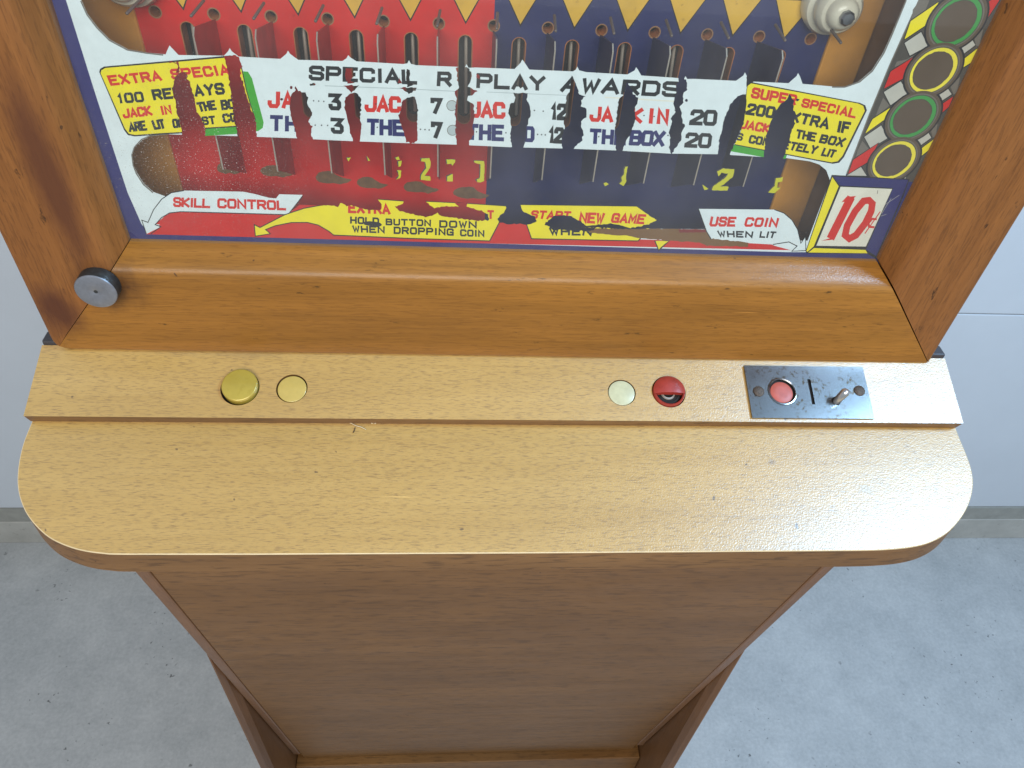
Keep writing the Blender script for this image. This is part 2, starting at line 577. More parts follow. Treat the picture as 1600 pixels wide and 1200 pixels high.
# ------------------------------------------------------------------ the machine
YF = 0.38086               # front face of the glass frame
YG = YF + 0.02             # painted back of the glass
YB = YG + 0.05             # playfield board
XL, XR = -0.2586, 0.3410   # frame outer edges
XIL, XIR = -0.1955, 0.2771  # glass opening
ZI = H - 0.2774            # bottom of glass opening
ZO = H - 0.3540            # bottom of frame
ZTI, ZTO = H - 0.03, H + 0.045
machine = bpy.data.objects.new('arcade_machine', None)
COL.objects.link(machine)
MY = 0.62
machine.location = (0.041, MY, 0)
machine['label'] = 'tall wooden coin-operated arcade cabinet with worn painted glass and a rounded control shelf'
machine['category'] = 'arcade machine'


class Rooted:
    pass


def P_(o, label=None):
    """hang a part built in world coordinates on the machine"""
    o.parent = machine
    o.matrix_parent_inverse = Matrix.Translation((-0.041, -MY, 0))
    if label:
        o['label'] = label
    return o


# ---- cabinet body
BX0, BX1 = -0.2692, 0.3522
BY = 0.404
def side_board(x0, x1, y0, y1, z0, z1, inner):
    # upright board, its front edge eased on the inner side
    bm = bmesh.new()
    xi, xo = (x1, x0) if inner > 0 else (x0, x1)
    sg = 1 if inner > 0 else -1
    prof = [(xo, y0 + .001), (xo + sg * .001, y0), (xo + sg * .0022, y0 + .0003), (xo + sg * .006, y0 + .006), (xi, y0 + .016), (xi, y1), (xo, y1)]
    lo = [bm.verts.new((x, y, z0)) for x, y in prof]
    hi = [bm.verts.new((x, y, z1)) for x, y in prof]
    bm.faces.new(lo)
    bm.faces.new(hi)
    for k in range(len(prof)):
        m_ = (k + 1) % len(prof)
        bm.faces.new((lo[k], lo[m_], hi[m_], hi[k]))
    return link_bm('cabinet_side', bm, 'side_wood')


P_(side_board(BX0, BX0 + 0.0095, BY, 0.86, 0.02, ZO - 0.0125, 1))
P_(side_board(BX1 - 0.0095, BX1, BY, 0.86, 0.02, ZO - 0.0125, -1))
HX0, HX1 = -0.2480, 0.3300                      # the head box is narrower than its frame
P_(box('head_side', HX0, HX0 + 0.012, BY + 0.0002, 0.86, ZO - 0.010, ZTO - 0.01, 'side_wood', None, 0.001))
P_(box('head_side', HX1 - 0.012, HX1, BY + 0.0002, 0.86, ZO - 0.010, ZTO - 0.01, 'side_wood', None, 0.001))
P_(box('back_panel', HX0 + 0.0122, HX1 - 0.0122, 0.845, 0.858, 0.02, ZTO - 0.02, 'inner_wood'))
P_(box('cabinet_top', HX0 + 0.0122, HX1 - 0.0122, BY + 0.001, 0.844, ZTO - 0.03, ZTO - 0.012, 'side_wood'))
P_(box('riser_block', -0.2672, 0.3530, 0.3856, 0.3960, ZO - 0.0120, H - 0.3515 + 0.0028, 'cabinet_black', None, 0.0012))

# ---- glass frame rails (mitred)
def rail_profile():
    # (fraction of width from glass edge, y)
    Wd = 1.0
    pts = [(0.0, YG + 0.003), (0.0, YG - 0.004)]
    b = 0.165
    for k in range(1, 7):
        a = k / 6
        pts.append((b * a ** 0.9, YG - 0.004 - (0.0150) * math.sin(a * math.pi / 2) ** 1.15))
    pts += [(0.24, YF), (0.5, YF), (0.8, YF), (0.95, YF + 0.0001), (0.975, YF + 0.0008), (0.99, YF + 0.0022), (1.0, YF + 0.0048), (1.0, BY - 0.0005)]
    return pts


def rail(name, pin0, pin1, pout0, pout1, mat, r0=0.0, r1=0.0, label=None):
    """rail from mitre 0 to mitre 1; r0/r1 round the outer corner of each end"""
    prof = rail_profile()
    pin0, pin1, pout0, pout1 = [np.array(p, float) for p in (pin0, pin1, pout0, pout1)]
    d = (pout1 - pout0) / np.linalg.norm(pout1 - pout0)
    nrm = np.array([-d[1], d[0]])
    if nrm @ (pin0 - pout0) < 0:
        nrm = -nrm
    L = np.linalg.norm(pout1 - pout0)
    gap = 0.0003
    us = [0, .004, .01, .018, .026, .035, .05, .07, .1, .2, .35, .5, .65, .8, .9, .93, .95, .965, .974, .982, .99, .996, 1]
    rows = []

    def inset(dd, r):
        if r <= 0 or dd >= r:
            return 0.0
        return r - math.sqrt(max(r * r - (r - dd) ** 2, 0))
    for u in us:
        row = []
        for f, y in prof:
            a = pin0 + (pout0 - pin0) * f
            b = pin1 + (pout1 - pin1) * f
            s0 = (a - pout0) @ d + gap
            s1 = (b - pout0) @ d - gap
            h = (a - pout0) @ nrm
            if r0:
                s0 = max(s0, r0 * 0.2929)
            if r1:
                s1 = min(s1, L - r1 * 0.2929)
            s = s0 + (s1 - s0) * u
            hh = max(h, inset(s, r0), inset(L - s, r1))
            q = pout0 + d * s + nrm * hh
            row.append((q[0], y, q[1]))
        rows.append(row)
    verts = [p for row in rows for p in row]
    k = len(prof)
    faces = []
    for i in range(len(rows) - 1):
        for j in range(k - 1):
            faces.append((i * k + j, i * k + j + 1, (i + 1) * k + j + 1, (i + 1) * k + j))
    faces.append(tuple(range(k)))
    faces.append(tuple(reversed(range((len(rows) - 1) * k, len(rows) * k))))
    bm = bmesh.new()
    bv = [bm.verts.new(v) for v in verts]
    for f in faces:
        try:
            bm.faces.new([bv[i] for i in f])
        except ValueError:
            pass
    bmesh.ops.remove_doubles(bm, verts=bm.verts, dist=1e-6)
    o = link_bm(name, bm, mat, None, True)
    o.data.set_sharp_from_angle(angle=math.radians(40))
    return P_(o, label)


ib, ob = (XIL, ZI), (XL, ZO + 0.0005)
ibr, obr = (XIR, ZI), (XR, ZO - 0.0008)
it, ot = (XIL, ZTI), (XL, ZTO)
itr, otr = (XIR, ZTI), (XR, ZTO)
rail('frame_rail', ib, ibr, ob, obr, 'rail_wood', 0.016, 0.006, 'bottom rail of the glass frame with a dark stain round the knob')
rail('frame_rail', ib, it, ob, ot, 'stile_wood', 0.016, 0.008, 'left upright of the glass frame with a dark handling stain')
rail('frame_rail', ibr, itr, obr, otr, 'stile_wood', 0.006, 0.008, 'right upright of the glass frame')
rail('frame_rail', it, itr, ot, otr, 'rail_wood', 0.008, 0.008)
# dark backing seen in the mitre seams and under the frame
P_(box('frame_backing', HX0 + 0.0122, HX1 - 0.0122, BY + 0.0003, BY + 0.012, ZO - 0.008, ZI - 0.004, 'cabinet_black'))

# ---- knob on the lower left corner of the frame
kx, kz = on_y(149, 457, YF - 0.009)
fr = frame_at((kx, YF - 0.0008, kz), (1, 0, 0), (0, 0, 1), (0, -1, 0))
P_(lathe('lock_knob', [(0.0119, -0.001), (0.0120, 0.0072), (0.0116, 0.0078), (0.0110, 0.0080), (0.0060, 0.0079), (0.0022, 0.0078), (0.0012, 0.0075), (0.0003, 0.0074)],
         fr, ['knob_side', 'knob_face'], None, 64, [0, 1, 1, 1, 1, 1, 0, 0]), 'round brushed metal knob at the frame corner')

# ---- playfield board behind the glass
def bz(px, py):
    return on_y(px, py, YB)


PITCH = 0.03105
SX0 = -0.1496
slot_x = [SX0 + PITCH * i for i in range(12)]
z_st, z_sb = H - 0.1668, H - 0.2200


def capsule(cx, z1, z0, r, n=10):
    pts = []
    for i in range(n + 1):
        a = math.pi * i / n
        pts.append((cx + r * math.cos(a), z1 - r + r * math.sin(a)))
    for i in range(n + 1):
        a = math.pi + math.pi * i / n
        pts.append((cx + r * math.cos(a), z0 + r + r * math.sin(a)))
    return pts


bl = []
bx0, bx1 = -0.1757, 0.2183
XM = 0.0215
zb0, zb1 = H - 0.30, H - 0.04
bl.append(([(bx0, zb0), (XM, zb0), (XM, zb1), (bx0, zb1)], 'board_red'))
bl.append(([(XM, zb0), (bx1, zb0), (bx1, zb1), (XM, zb1)], 'board_blue'))
for i, x in enumerate(slot_x):
    hw, zt, zl = 0.0112, H - 0.1390, H - 0.1592
    bl.append(([(x - hw - .0010, zt + .0007), (x + hw + .0010, zt + .0007), (x, zl - .0016)], 'dark_inside'))
    bl.append(([(x - hw, zt), (x + hw, zt), (x, zl)], 'board_yellow'))
# worn bare patches low on the red half
for (px, py, w, h, t) in [(352, 262, 13, 9, 20), (424, 267, 17, 9, 24), (512, 277, 19, 10, 26), (574, 285, 17, 9, 22), (650, 292, 20, 9, 22), (730, 301, 22, 9, 18)]:
    pts = []
    for k in range(16):
        a = 2 * math.pi * k / 16
        rx = w if math.cos(a) < 0 else w + t * max(0, math.cos(a)) ** 2 * (0.7 if math.sin(a) > 0.2 else 0.25 + 0.5 * (math.sin(a) > -.2))
        pts.append((px + rx * math.cos(a), py + h * math.sin(a) + (4 if math.cos(a) > .7 else 0)))
    bl.append(([bz(*q) for q in ragged(pts, 0.7, 4)], 'board_worn'))
    if px < 380:
        bl.append(([bz(*q) for q in ragged([(343, 215), (348, 215), (356, 256), (344, 258)], 0.5, 6)], 'board_worn'))
holes = []
for i in range(13):
    x = slot_x[0] - PITCH / 2 + PITCH * i + (0.0004 if i else 0)
    z = H - 0.1608 + (i - 6) * 0.00022
    holes.append((x, z))
    bl.append((circle(x, z, 0.0036, 20), 'board_rim'))
    bl.append((circle(x, z, 0.0029, 20), None))
slots = []
for x in slot_x:
    bl.append((capsule(x, z_st + .0005, z_sb - .0005, 0.0043), 'board_edge'))
    c = capsule(x, z_st, z_sb, 0.0037)
    slots.append(c)
    bl.append((c, None))
Pb, Tb, top = flatten(bl)
bm_m = ['board_red', 'board_blue', 'board_yellow', 'dark_inside', 'board_worn', 'board_edge', 'board_rim']
verts = [(p[0], YB, p[1]) for p in Pb]
faces = []
fm = []
for t, k in zip(Tb, top):
    if k >= 0 and bl[k][1]:
        faces.append(tuple(int(i) for i in t))
        fm.append(bm_m.index(bl[k][1]))
DEP = 0.010
for loop in slots + [circle(x, z, 0.0029, 20) for x, z in holes]:
    b = len(verts)
    k = len(loop)
    verts += [(p[0], YB, p[1]) for p in loop] + [(p[0], YB + DEP, p[1]) for p in loop]
    for i in range(k):
        j = (i + 1) % k
        faces.append((b + i, b + j, b + k + j, b + k + i))
        fm.append(5)
play = P_(link('playfield', verts, faces, bm_m, None, fm), 'red and blue playfield board with twelve slots and yellow triangles')


def sub(o, parent, label=None):
    o.parent = parent
    if label:
        o['label'] = label
    return o


sub(box('playfield_backing', bx0, bx1, YB + DEP + 0.002, YB + 0.03, zb0, zb1, 'dark_inside'), play)
for i, x in enumerate(slot_x):
    sub(rod('wire', (x + .0004, YB + 0.008, z_st - 0.0035), (x + 0.0012, YB - 0.0010, z_sb + 0.007), 0.00105, 'wire_steel', None), play)
for i, (x, z) in enumerate(holes):
    t = (i - 6) / 6.0
    # tin lane divider reaching from the board almost to the glass, its bright folded edge in front
    yd = 0.4088
    zt, zl = z - 0.003, H - 0.2335
    prof = [(YB + .001, zt), (yd + .004, zt + 0.010), (yd, zt + 0.007), (yd, zl), (yd + .003, zl - .001), (YB + .001, H - 0.2600)]
    if 0 < i < 12:
        bm = bmesh.new()
        a_ = [bm.verts.new((x - .0004, y, zz)) for y, zz in prof]
        b_ = [bm.verts.new((x + .0004, y, zz)) for y, zz in prof]
        bm.faces.new(a_)
        bm.faces.new(b_)
        for k in range(len(prof)):
            m_ = (k + 1) % len(prof)
            f_ = bm.faces.new((a_[k], a_[m_], b_[m_], b_[k]))
            f_.material_index = 1 if k in (1, 2, 3) else 0
        sub(link_bm('lane_divider', bm, ['divider_red' if x < XM else 'divider_blue', 'wire_steel'], None), play)
    sub(rod('pin', (x + 0.001, YB - 0.016, z + 0.0125), (x + 0.0022 * t, YB - 0.034, z + 0.0105), 0.0008, 'dull_tin', None), play)
# inner timber beside the board
P_(box('inner_cleat', bx1, 0.2430, YB - 0.002, YB + 0.03, zb0, zb1, 'amber_wood', None, 0.001))
P_(box('inner_cleat', -0.203, bx0, YB - 0.002, YB + 0.03, zb0, zb1, 'amber_wood', None, 0.001))
P_(box('inner_panel', 0.2432, HX1 - 0.0122, YB + 0.012, YB + 0.03, zb0, zb1, 'inner_wood'))
P_(box('inner_panel', HX0 + 0.0122, -0.2032, YB + 0.012, YB + 0.03, zb0, zb1, 'inner_wood'))
P_(box('inner_sill', HX0 + 0.0122, HX1 - 0.0122, YG + 0.004, YB + 0.03, zb0 - 0.012, zb0 - 0.0005, 'inner_wood'))

# white bumper posts at both ends of the board
for (px, py) in ((1322, 27), (180, -20)):
    x, z = on_y(px, py, YB - 0.026)
    fr = frame_at((x, YB - 0.0005, z), (1, 0, 0), (0, 0, 1), (0, -1, 0))
    o = P_(lathe('bumper_post', [(0.0165, 0), (0.0168, 0.005), (0.0155, 0.0085), (0.0128, 0.0100), (0.0132, 0.0125), (0.0125, 0.0165), (0.0108, 0.0185),
                                 (0.0088, 0.0190), (0.0082, 0.0225), (0.0060, 0.0250), (0.0042, 0.0256)], fr, ['porcelain'], None, 48))
    lathe('post_screw', [(0.0040, 0.0254), (0.0040, 0.0280), (0.0030, 0.0292), (0.001, 0.0294)], fr, ['nickel'], o, 8)

# ------------------------------------------------------------------ painted glass
GLYPH = {
    'A': [[(0, 0), (.5, 1), (1, 0)], [(.2, .3), (.8, .3)]],
    'B': [[(0, 0), (0, 1), (.8, 1), (.95, .88), (.95, .65), (.8, .52), (0, .52)], [(.8, .52), (1, .4), (1, .12), (.85, 0), (0, 0)]],
    'C': [[(1, .78), (1, .88), (.85, 1), (.15, 1), (0, .85), (0, .15), (.15, 0), (.85, 0), (1, .12), (1, .22)]],
    'D': [[(0, 0), (0, 1), (.8, 1), (1, .82), (1, .18), (.8, 0), (0, 0)]],
    'E': [[(1, 1), (0, 1), (0, 0), (1, 0)], [(0, .52), (.8, .52)]],
    'F': [[(1, 1), (0, 1), (0, 0)], [(0, .52), (.8, .52)]],
    'G': [[(1, .8), (1, .88), (.85, 1), (.15, 1), (0, .85), (0, .15), (.15, 0), (1, 0), (1, .45), (.55, .45)]],
    'H': [[(0, 0), (0, 1)], [(1, 0), (1, 1)], [(0, .5), (1, .5)]],
    'I': [[(.5, 0), (.5, 1)]],
    'J': [[(1, 1), (1, .18), (.82, 0), (.18, 0), (0, .18), (0, .3)]],
    'K': [[(0, 0), (0, 1)], [(1, 1), (.1, .5), (1, 0)]],
    'L': [[(0, 1), (0, 0), (1, 0)]],
    'M': [[(0, 0), (0, 1), (.5, .3), (1, 1), (1, 0)]],
    'N': [[(0, 0), (0, 1), (1, 0), (1, 1)]],
    'O': [[(.15, 0), (0, .15), (0, .85), (.15, 1), (.85, 1), (1, .85), (1, .15), (.85, 0), (.15, 0)]],
    'P': [[(0, 0), (0, 1), (.85, 1), (1, .86), (1, .6), (.85, .46), (0, .46)]],
    'R': [[(0, 0), (0, 1), (.85, 1), (1, .86), (1, .62), (.85, .48), (0, .48)], [(.55, .48), (1, 0)]],
    'S': [[(1, .8), (1, .87), (.85, 1), (.15, 1), (0, .87), (0, .67), (.13, .54), (.87, .48), (1, .35), (1, .13), (.85, 0), (.15, 0), (0, .13), (0, .2)]],
    'T': [[(0, 1), (1, 1)], [(.5, 1), (.5, 0)]],
    'U': [[(0, 1), (0, .15), (.15, 0), (.85, 0), (1, .15), (1, 1)]],
    'W': [[(0, 1), (.25, 0), (.5, .75), (.75, 0), (1, 1)]],
    'X': [[(0, 0), (1, 1)], [(0, 1), (1, 0)]],
    'Y': [[(0, 1), (.5, .48), (1, 1)], [(.5, .48), (.5, 0)]],
    '0': [[(.15, 0), (0, .15), (0, .85), (.15, 1), (.85, 1), (1, .85), (1, .15), (.85, 0), (.15, 0)]],
    '1': [[(.15, .78), (.5, 1), (.5, 0)]],
    '2': [[(0, .78), (0, .87), (.15, 1), (.85, 1), (1, .87), (1, .62), (0, .12), (0, 0), (1, 0)]],
    '3': [[(0, 1), (1, 1), (.5, .58), (.85, .55), (1, .42), (1, .13), (.85, 0), (.15, 0), (0, .13), (0, .2)]],
    '7': [[(0, .85), (0, 1), (1, 1), (.35, 0)]],
}
NARROW = {'I': 0.28, '1': 0.5}


def ribbon(pts, w):
    """list of convex quads along a polyline with mitred joints"""
    pts = [np.array(p, float) for p in pts]
    closed = np.linalg.norm(pts[0] - pts[-1]) < 1e-6
    if closed:
        pts = pts[:-1]
    n = len(pts)

    def nr(a, b):
        d = b - a
        d = d / max(np.linalg.norm(d), 1e-9)
        return np.array([-d[1], d[0]])
    offs = []
    for i in range(n):
        if closed or 0 < i < n - 1:
            n1 = nr(pts[i - 1], pts[i])
            n2 = nr(pts[i], pts[(i + 1) % n])
            m = n1 + n2
            L = np.linalg.norm(m)
            if L < 0.35:
                offs.append(n2 * w / 2)
                continue
            m = m / L
            offs.append(m * (w / 2) / max(m @ n1, 0.5))
        elif i == 0:
            offs.append(nr(pts[0], pts[1]) * w / 2)
        else:
            offs.append(nr(pts[-2], pts[-1]) * w / 2)
    out = []
    for i in range(n if closed else n - 1):
        j = (i + 1) % n
        out.append([tuple(pts[i] + offs[i]), tuple(pts[j] + offs[j]), tuple(pts[j] - offs[j]), tuple(pts[i] - offs[i])])
    return out


LAY = []                    # (poly in photo px, material key, piece)


def add(poly, mat, piece):
    LAY.append((poly, mat, piece))


def zm(x0, y0, k, poly):
    return [(x0 + x / k, y0 + y / k) for x, y in poly]


class Zoom:
    def __init__(s, x0, y0, k=4.0):
        s.x0, s.y0, s.k = x0, y0, k

    def __call__(s, *pts):
        return [(s.x0 + x / s.k, s.y0 + y / s.k) for x, y in pts]


def text(zf, word, bl_, br_, tr_, tl_, mat, piece, w=None, gap=0.5):
    """block lettering filling the quad bottom-left, bottom-right, top-right, top-left"""
    q = [np.array(p, float) for p in zf(bl_, br_, tr_, tl_)]
    hgt = (np.linalg.norm(q[3] - q[0]) + np.linalg.norm(q[2] - q[1])) / 2
    w = w or hgt * 0.245
    ws = [NARROW.get(c, 1.0) if c != ' ' else 0.6 for c in word]
    tot = sum(ws) + gap * (len(word) - 1)
    wl = (np.linalg.norm(q[1] - q[0]) + np.linalg.norm(q[2] - q[3])) / 2
    iu = w / 2 / wl
    iv = w / 2 / hgt
    x = 0.0
    for c, cw in zip(word, ws):
        if c != ' ':
            for pl in GLYPH[c]:
                pts = []
                for (u, v) in pl:
                    if c == 'I':
                        u = 0.5
                    uu = iu + (1 - 2 * iu) * ((x + u * cw) / tot)
                    vv = iv + (1 - 2 * iv) * v
                    lo = q[0] + (q[1] - q[0]) * uu
                    hi = q[3] + (q[2] - q[3]) * uu
                    pts.append(lo + (hi - lo) * vv)
                closed = np.linalg.norm(pts[0] - pts[-1]) < 1e-6
                if not closed:      # square ends reach the quad's edge
                    for e, f in ((0, 1), (-1, -2)):
                        d = pts[e] - pts[f]
                        pts[e] = pts[e] + d / max(np.linalg.norm(d), 1e-6) * w * 0.42
                for quad in ribbon(pts, w):
                    add(quad, mat, piece)
        x += cw + gap


def line(zf, pts, w, mat, piece):
    for quad in ribbon(zf(*pts), w):
        add(quad, mat, piece)


I1 = Zoom(0, 0, 1)
Z1 = Zoom(80, 0)
Z2 = Zoom(440, 0)
Z3 = Zoom(760, 0)
Z4 = Zoom(1080, 0)
Z5 = Zoom(1200, 0)
Z6 = Zoom(180, 200)
Z7 = Zoom(500, 200)
Z8 = Zoom(780, 200)
Z9 = Zoom(1060, 220)


def up(px, py, y2):
    """continue an upright line to another photo row"""
    return (692 + (px - 692) * (1800 - y2) / (1800 - py), y2)


TOP = -290
S = 'painted_surround'
add([up(81, 0, TOP), (81, 0), (197, 372), (240, 378), (1200, 410), (1374, 412), (1480, 190), (1570, 0), up(1570, 0, TOP)], 'navy', S)
add([up(103, 0, TOP), (103, 0), (150, 150), (199, 300), (221, 350), (232, 364), (300, 367), (1230, 394), (1290, 394), (1322, 272), (1357, 180), (1390, 100), (1435, 0), up(1435, 0, TOP)], 'white', S)
# upper window (bare glass) with the chipped white spikes along its lower edge
uw = [up(127, 0, TOP + 40), (127, 0), (137, 22), (152, 42), (172, 62), (200, 77), (230, 82), (259, 85)]
for tip, a, b in [((265, 71), 259, 279), ((359, 75), 350, 373), ((450, 79), 438, 466), ((544, 86), 535, 557), ((639, 94), 630, 650), ((729, 100), 724, 744),
                  ((816, 93), 804, 827), ((902, 104), 895, 916), ((994, 105), 980, 1002), ((1071, 119), 1065, 1085), ((1164, 113), 1150, 1171), ((1247, 114), 1232, 1254)]:
    def ey(x):
        return np.interp(x, [230, 280, 350, 437, 477, 590, 652, 760, 885, 960, 1060, 1145, 1255], [82, 86, 87, 92, 94, 96.5, 102, 106, 111, 115, 122, 126, 131])
    uw += [(a, ey(a)), (tip[0] - 2.5, tip[1] + 5), (tip[0], tip[1]), (tip[0] + 3, tip[1] + 4 + rng.uniform(-1, 2)), (b, ey(b))]
uw += [(1300, 135), (1320, 135), (1342, 127), (1362, 110), (1380, 82), (1392, 55), (1415, 0), up(1415, 0, TOP + 40)]
add(uw, None, S)
thin = [(127, 0), (137, 22), (152, 42), (172, 62), (200, 77), (230, 82), (256, 85)]
for quad in ribbon([(x - 1, y + 1) for x, y in thin], 2.2) + ribbon([(1300, 136), (1320, 136), (1343, 128), (1363, 111), (1381, 83), (1393, 56), (1416, 0)], 2.2):
    add(quad, 'grey', S)
# lower window
lw = [(264, 210), (235, 213), (222, 219), (211, 230), (207, 242), (209, 258), (214, 270), (225, 287), (240, 300), (262, 308), (300, 330), (500, 335), (590, 345), (700, 350), (812, 352), (862, 356), (1102, 358),
      (1160, 372), (1252, 376), (1262, 376), (1297, 282), (1291, 266), (1280, 257), (1265, 252), (1222, 246), (1187, 245), (1122, 241), (1047, 240), (960, 235), (880, 232), (797, 230), (712, 226), (645, 224), (560, 221), (515, 219), (462, 216), (350, 212)]
add(lw, None, S)
for quad in ribbon([(264, 209), (235, 212), (221, 218), (210, 230), (206, 242), (208, 258), (213, 271), (224, 288), (239, 301)], 2.0):
    add(quad, 'grey', S)

# --- left award panel
A1 = 'award_panel'
add(Z1((1190, 445), (1230, 448), (1255, 490), (1328, 765), (1322, 800), (1295, 818), (1180, 836), (960, 850), (850, 850), (900, 780)), 'green', A1)
p = [(300, 450), (306, 430), (330, 416), (1060, 352), (1120, 346), (1165, 358), (1188, 400), (1222, 560), (1250, 660), (1278, 745), (1272, 775), (1240, 788), (960, 806), (815, 834), (700, 840), (520, 853), (480, 845), (455, 812)]
add(Z1(*p), 'black', A1)
c = np.mean(np.array(p), 0)
add(Z1(*[(c[0] + (x - c[0]) * 0.985, c[1] + (y - c[1]) * 0.958) for x, y in p]), 'yellow', A1)
for wd, q, m in [('EXTRA', ((372, 537), (697, 505), (676, 440), (345, 472)), 'txt_red'), ('SPECIAL', ((754, 497), (1192, 465), (1168, 396), (737, 432)), 'txt_red'),
                 ('100', ((420, 648), (585, 638), (570, 570), (408, 585)), 'txt_black'), ('REPLAYS', ((640, 628), (1090, 590), (1075, 514), (622, 560)), 'txt_black'), ('IF', ((1120, 588), (1215, 578), (1200, 503), (1108, 512)), 'txt_black'),
                 ('JACK', ((450, 742), (638, 722), (618, 658), (440, 682)), 'txt_red'), ('IN', ((690, 722), (758, 712), (745, 654), (675, 662)), 'txt_red'),
                 ('THE', ((925, 702), (1038, 686), (1022, 624), (903, 640)), 'txt_black'), ('BOX', ((1065, 690), (1200, 676), (1182, 612), (1055, 625)), 'txt_black'),
                 ('ARE', ((486, 826), (605, 816), (584, 750), (480, 768)), 'txt_black'), ('LIT', ((645, 812), (718, 804), (700, 742), (622, 752)), 'txt_black'), ('ON', ((762, 802), (835, 796), (822, 736), (752, 744)), 'txt_black'),
                 ('LAST', ((860, 792), (1032, 776), (1022, 722), (848, 736)), 'txt_black'), ('COIN', ((1078, 770), (1240, 755), (1224, 695), (1064, 712)), 'txt_black')]:
    text(Z1, wd, *q, m, A1)

# --- right award panel
A2 = 'award_panel2'
add(Z4((265, 905), (600, 965), (590, 992), (440, 980), (238, 944)), 'green', A2)
p = [(372, 512), (1055, 643), (1088, 658), (1098, 690), (955, 982), (925, 1017), (885, 1024), (268, 906), (300, 850), (330, 740), (345, 560), (350, 530)]
add(Z4(*p), 'black', A2)
c = np.mean(np.array(p), 0)
add(Z4(*[(c[0] + (x - c[0]) * 0.98 - 4, c[1] + (y - c[1]) * 0.965) for x, y in p]), 'yellow', A2)
for wd, q, m in [('SUPER', ((368, 612), (652, 660), (668, 594), (385, 543)), 'txt_red'), ('SPECIAL', ((683, 668), (1025, 742), (1046, 680), (700, 612)), 'txt_red'),
                 ('200', ((336, 716), (516, 742), (534, 668), (358, 643)), 'txt_black'), ('EXTRA', ((550, 745), (855, 812), (876, 740), (575, 682)), 'txt_black'), ('IF', ((905, 828), (985, 838), (1004, 764), (920, 752)), 'txt_black'),
                 ('JACK', ((296, 802), (485, 834), (505, 776), (318, 745)), 'txt_red'), ('THE', ((648, 864), (775, 888), (788, 830), (660, 806)), 'txt_black'), ('BOX', ((795, 892), (945, 922), (974, 862), (815, 838)), 'txt_black'),
                 ('IS', ((255, 872), (318, 882), (330, 834), (265, 826)), 'txt_black'), ('COMPLETELY', ((355, 894), (775, 966), (802, 912), (368, 842)), 'txt_black'), ('LIT', ((808, 974), (890, 988), (914, 938), (830, 922)), 'txt_black')]:
    text(Z4, wd, *q, m, A2)

# --- replay award table in the middle
T = 'award_table'
line(Z2, [(270, 536), (800, 556), (1110, 572)], 1.3, 'disc', T)
line(Z3, [(0, 575), (500, 596)], 1.1, 'disc', T)
line(Z3, [(740, 608), (1190, 634)], 2.2, 'paleface', T)
for cx, cy in ((1064, 660), (1068, 814)):
    add(Z2(*circle(cx, cy, 34, 26)), 'grey', T)
    add(Z2(*circle(cx, cy, 30, 26)), 'disc', T)
BK, RD, NV = 'txt_black', 'txt_red', 'txt_navy'
for zf, wd, q, m, g in [
        (Z2, 'SPECIAL', ((168, 502), (850, 530), (845, 436), (172, 408)), BK, .42), (Z2, 'R', ((968, 540), (1064, 544), (1062, 448), (974, 446)), BK, .4),
        (Z2, 'PLAY', ((1216, 552), (1648, 570), (1650, 476), (1220, 456)), BK, .42),
        (Z3, 'AWARDS', ((458, 574), (1208, 610), (1218, 510), (480, 482)), BK, .40),
        (Z1, 'JA', ((1350, 674), (1520, 682), (1515, 574), (1356, 568)), RD, .7), (Z2, '3', ((295, 688), (374, 692), (370, 584), (288, 582)), BK, .4),
        (Z2, 'JAC', ((516, 700), (748, 706), (746, 602), (522, 596)), RD, .45), (Z2, '7', ((930, 712), (1004, 715), (1005, 613), (930, 610)), BK, .4),
        (Z2, 'JAC', ((1165, 735), (1400, 744), (1398, 638), (1170, 630)), RD, .45), (Z3, '12', ((398, 750), (510, 754), (506, 648), (404, 644)), BK, .4),
        (Z3, 'JA', ((640, 760), (792, 767), (795, 672), (652, 660)), RD, .5), (Z3, 'CK', ((820, 766), (972, 772), (984, 676), (828, 668)), RD, .5), (Z3, 'IN', ((1006, 774), (1138, 780), (1145, 680), (1016, 674)), RD, .8),
        (Z3, '20', ((1265, 782), (1437, 788), (1448, 688), (1280, 682)), BK, .4),
        (Z1, 'TH', ((1365, 820), (1545, 826), (1545, 724), (1366, 718)), NV, .6), (Z2, '3', ((310, 835), (390, 839), (386, 738), (302, 734)), BK, .4),
        (Z2, 'THE', ((528, 845), (775, 853), (770, 748), (532, 740)), NV, .5), (Z2, '7', ((935, 865), (1006, 868), (1006, 763), (932, 758)), BK, .4),
        (Z2, 'THE', ((1150, 875), (1392, 884), (1392, 780), (1155, 772)), NV, .5), (Z3, 'BO', ((160, 884), (300, 890), (303, 790), (165, 784)), NV, .5), (Z3, '12', ((385, 896), (482, 899), (490, 797), (390, 791)), BK, .4),
        (Z3, 'THE', ((640, 900), (872, 910), (878, 812), (646, 802)), NV, .5), (Z3, 'BOX', ((888, 908), (1110, 918), (1124, 818), (902, 812)), NV, .36), (Z3, '20', ((1235, 922), (1402, 928), (1414, 834), (1248, 826)), BK, .4)]:
    text(zf, wd, *q, m, T, None, g)
for zf, row in ((Z2, [(200, 630), (232, 632), (264, 634), (590, 650), (668, 652), (1220, 676), (1322, 686), (210, 782), (250, 783), (288, 784), (598, 796), (680, 800), (868, 808), (896, 810), (922, 812), (1218, 824), (1308, 830), (1402, 830)]),
                (Z3, [(300, 690), (355, 695), (705, 718), (985, 722), (1048, 728), (320, 840), (345, 842), (368, 843), (702, 854), (790, 856), (962, 862), (1042, 866), (1135, 846)])):
    for x, y in row:
        add(zf(*circle(x, y, 5, 6)), BK, T)
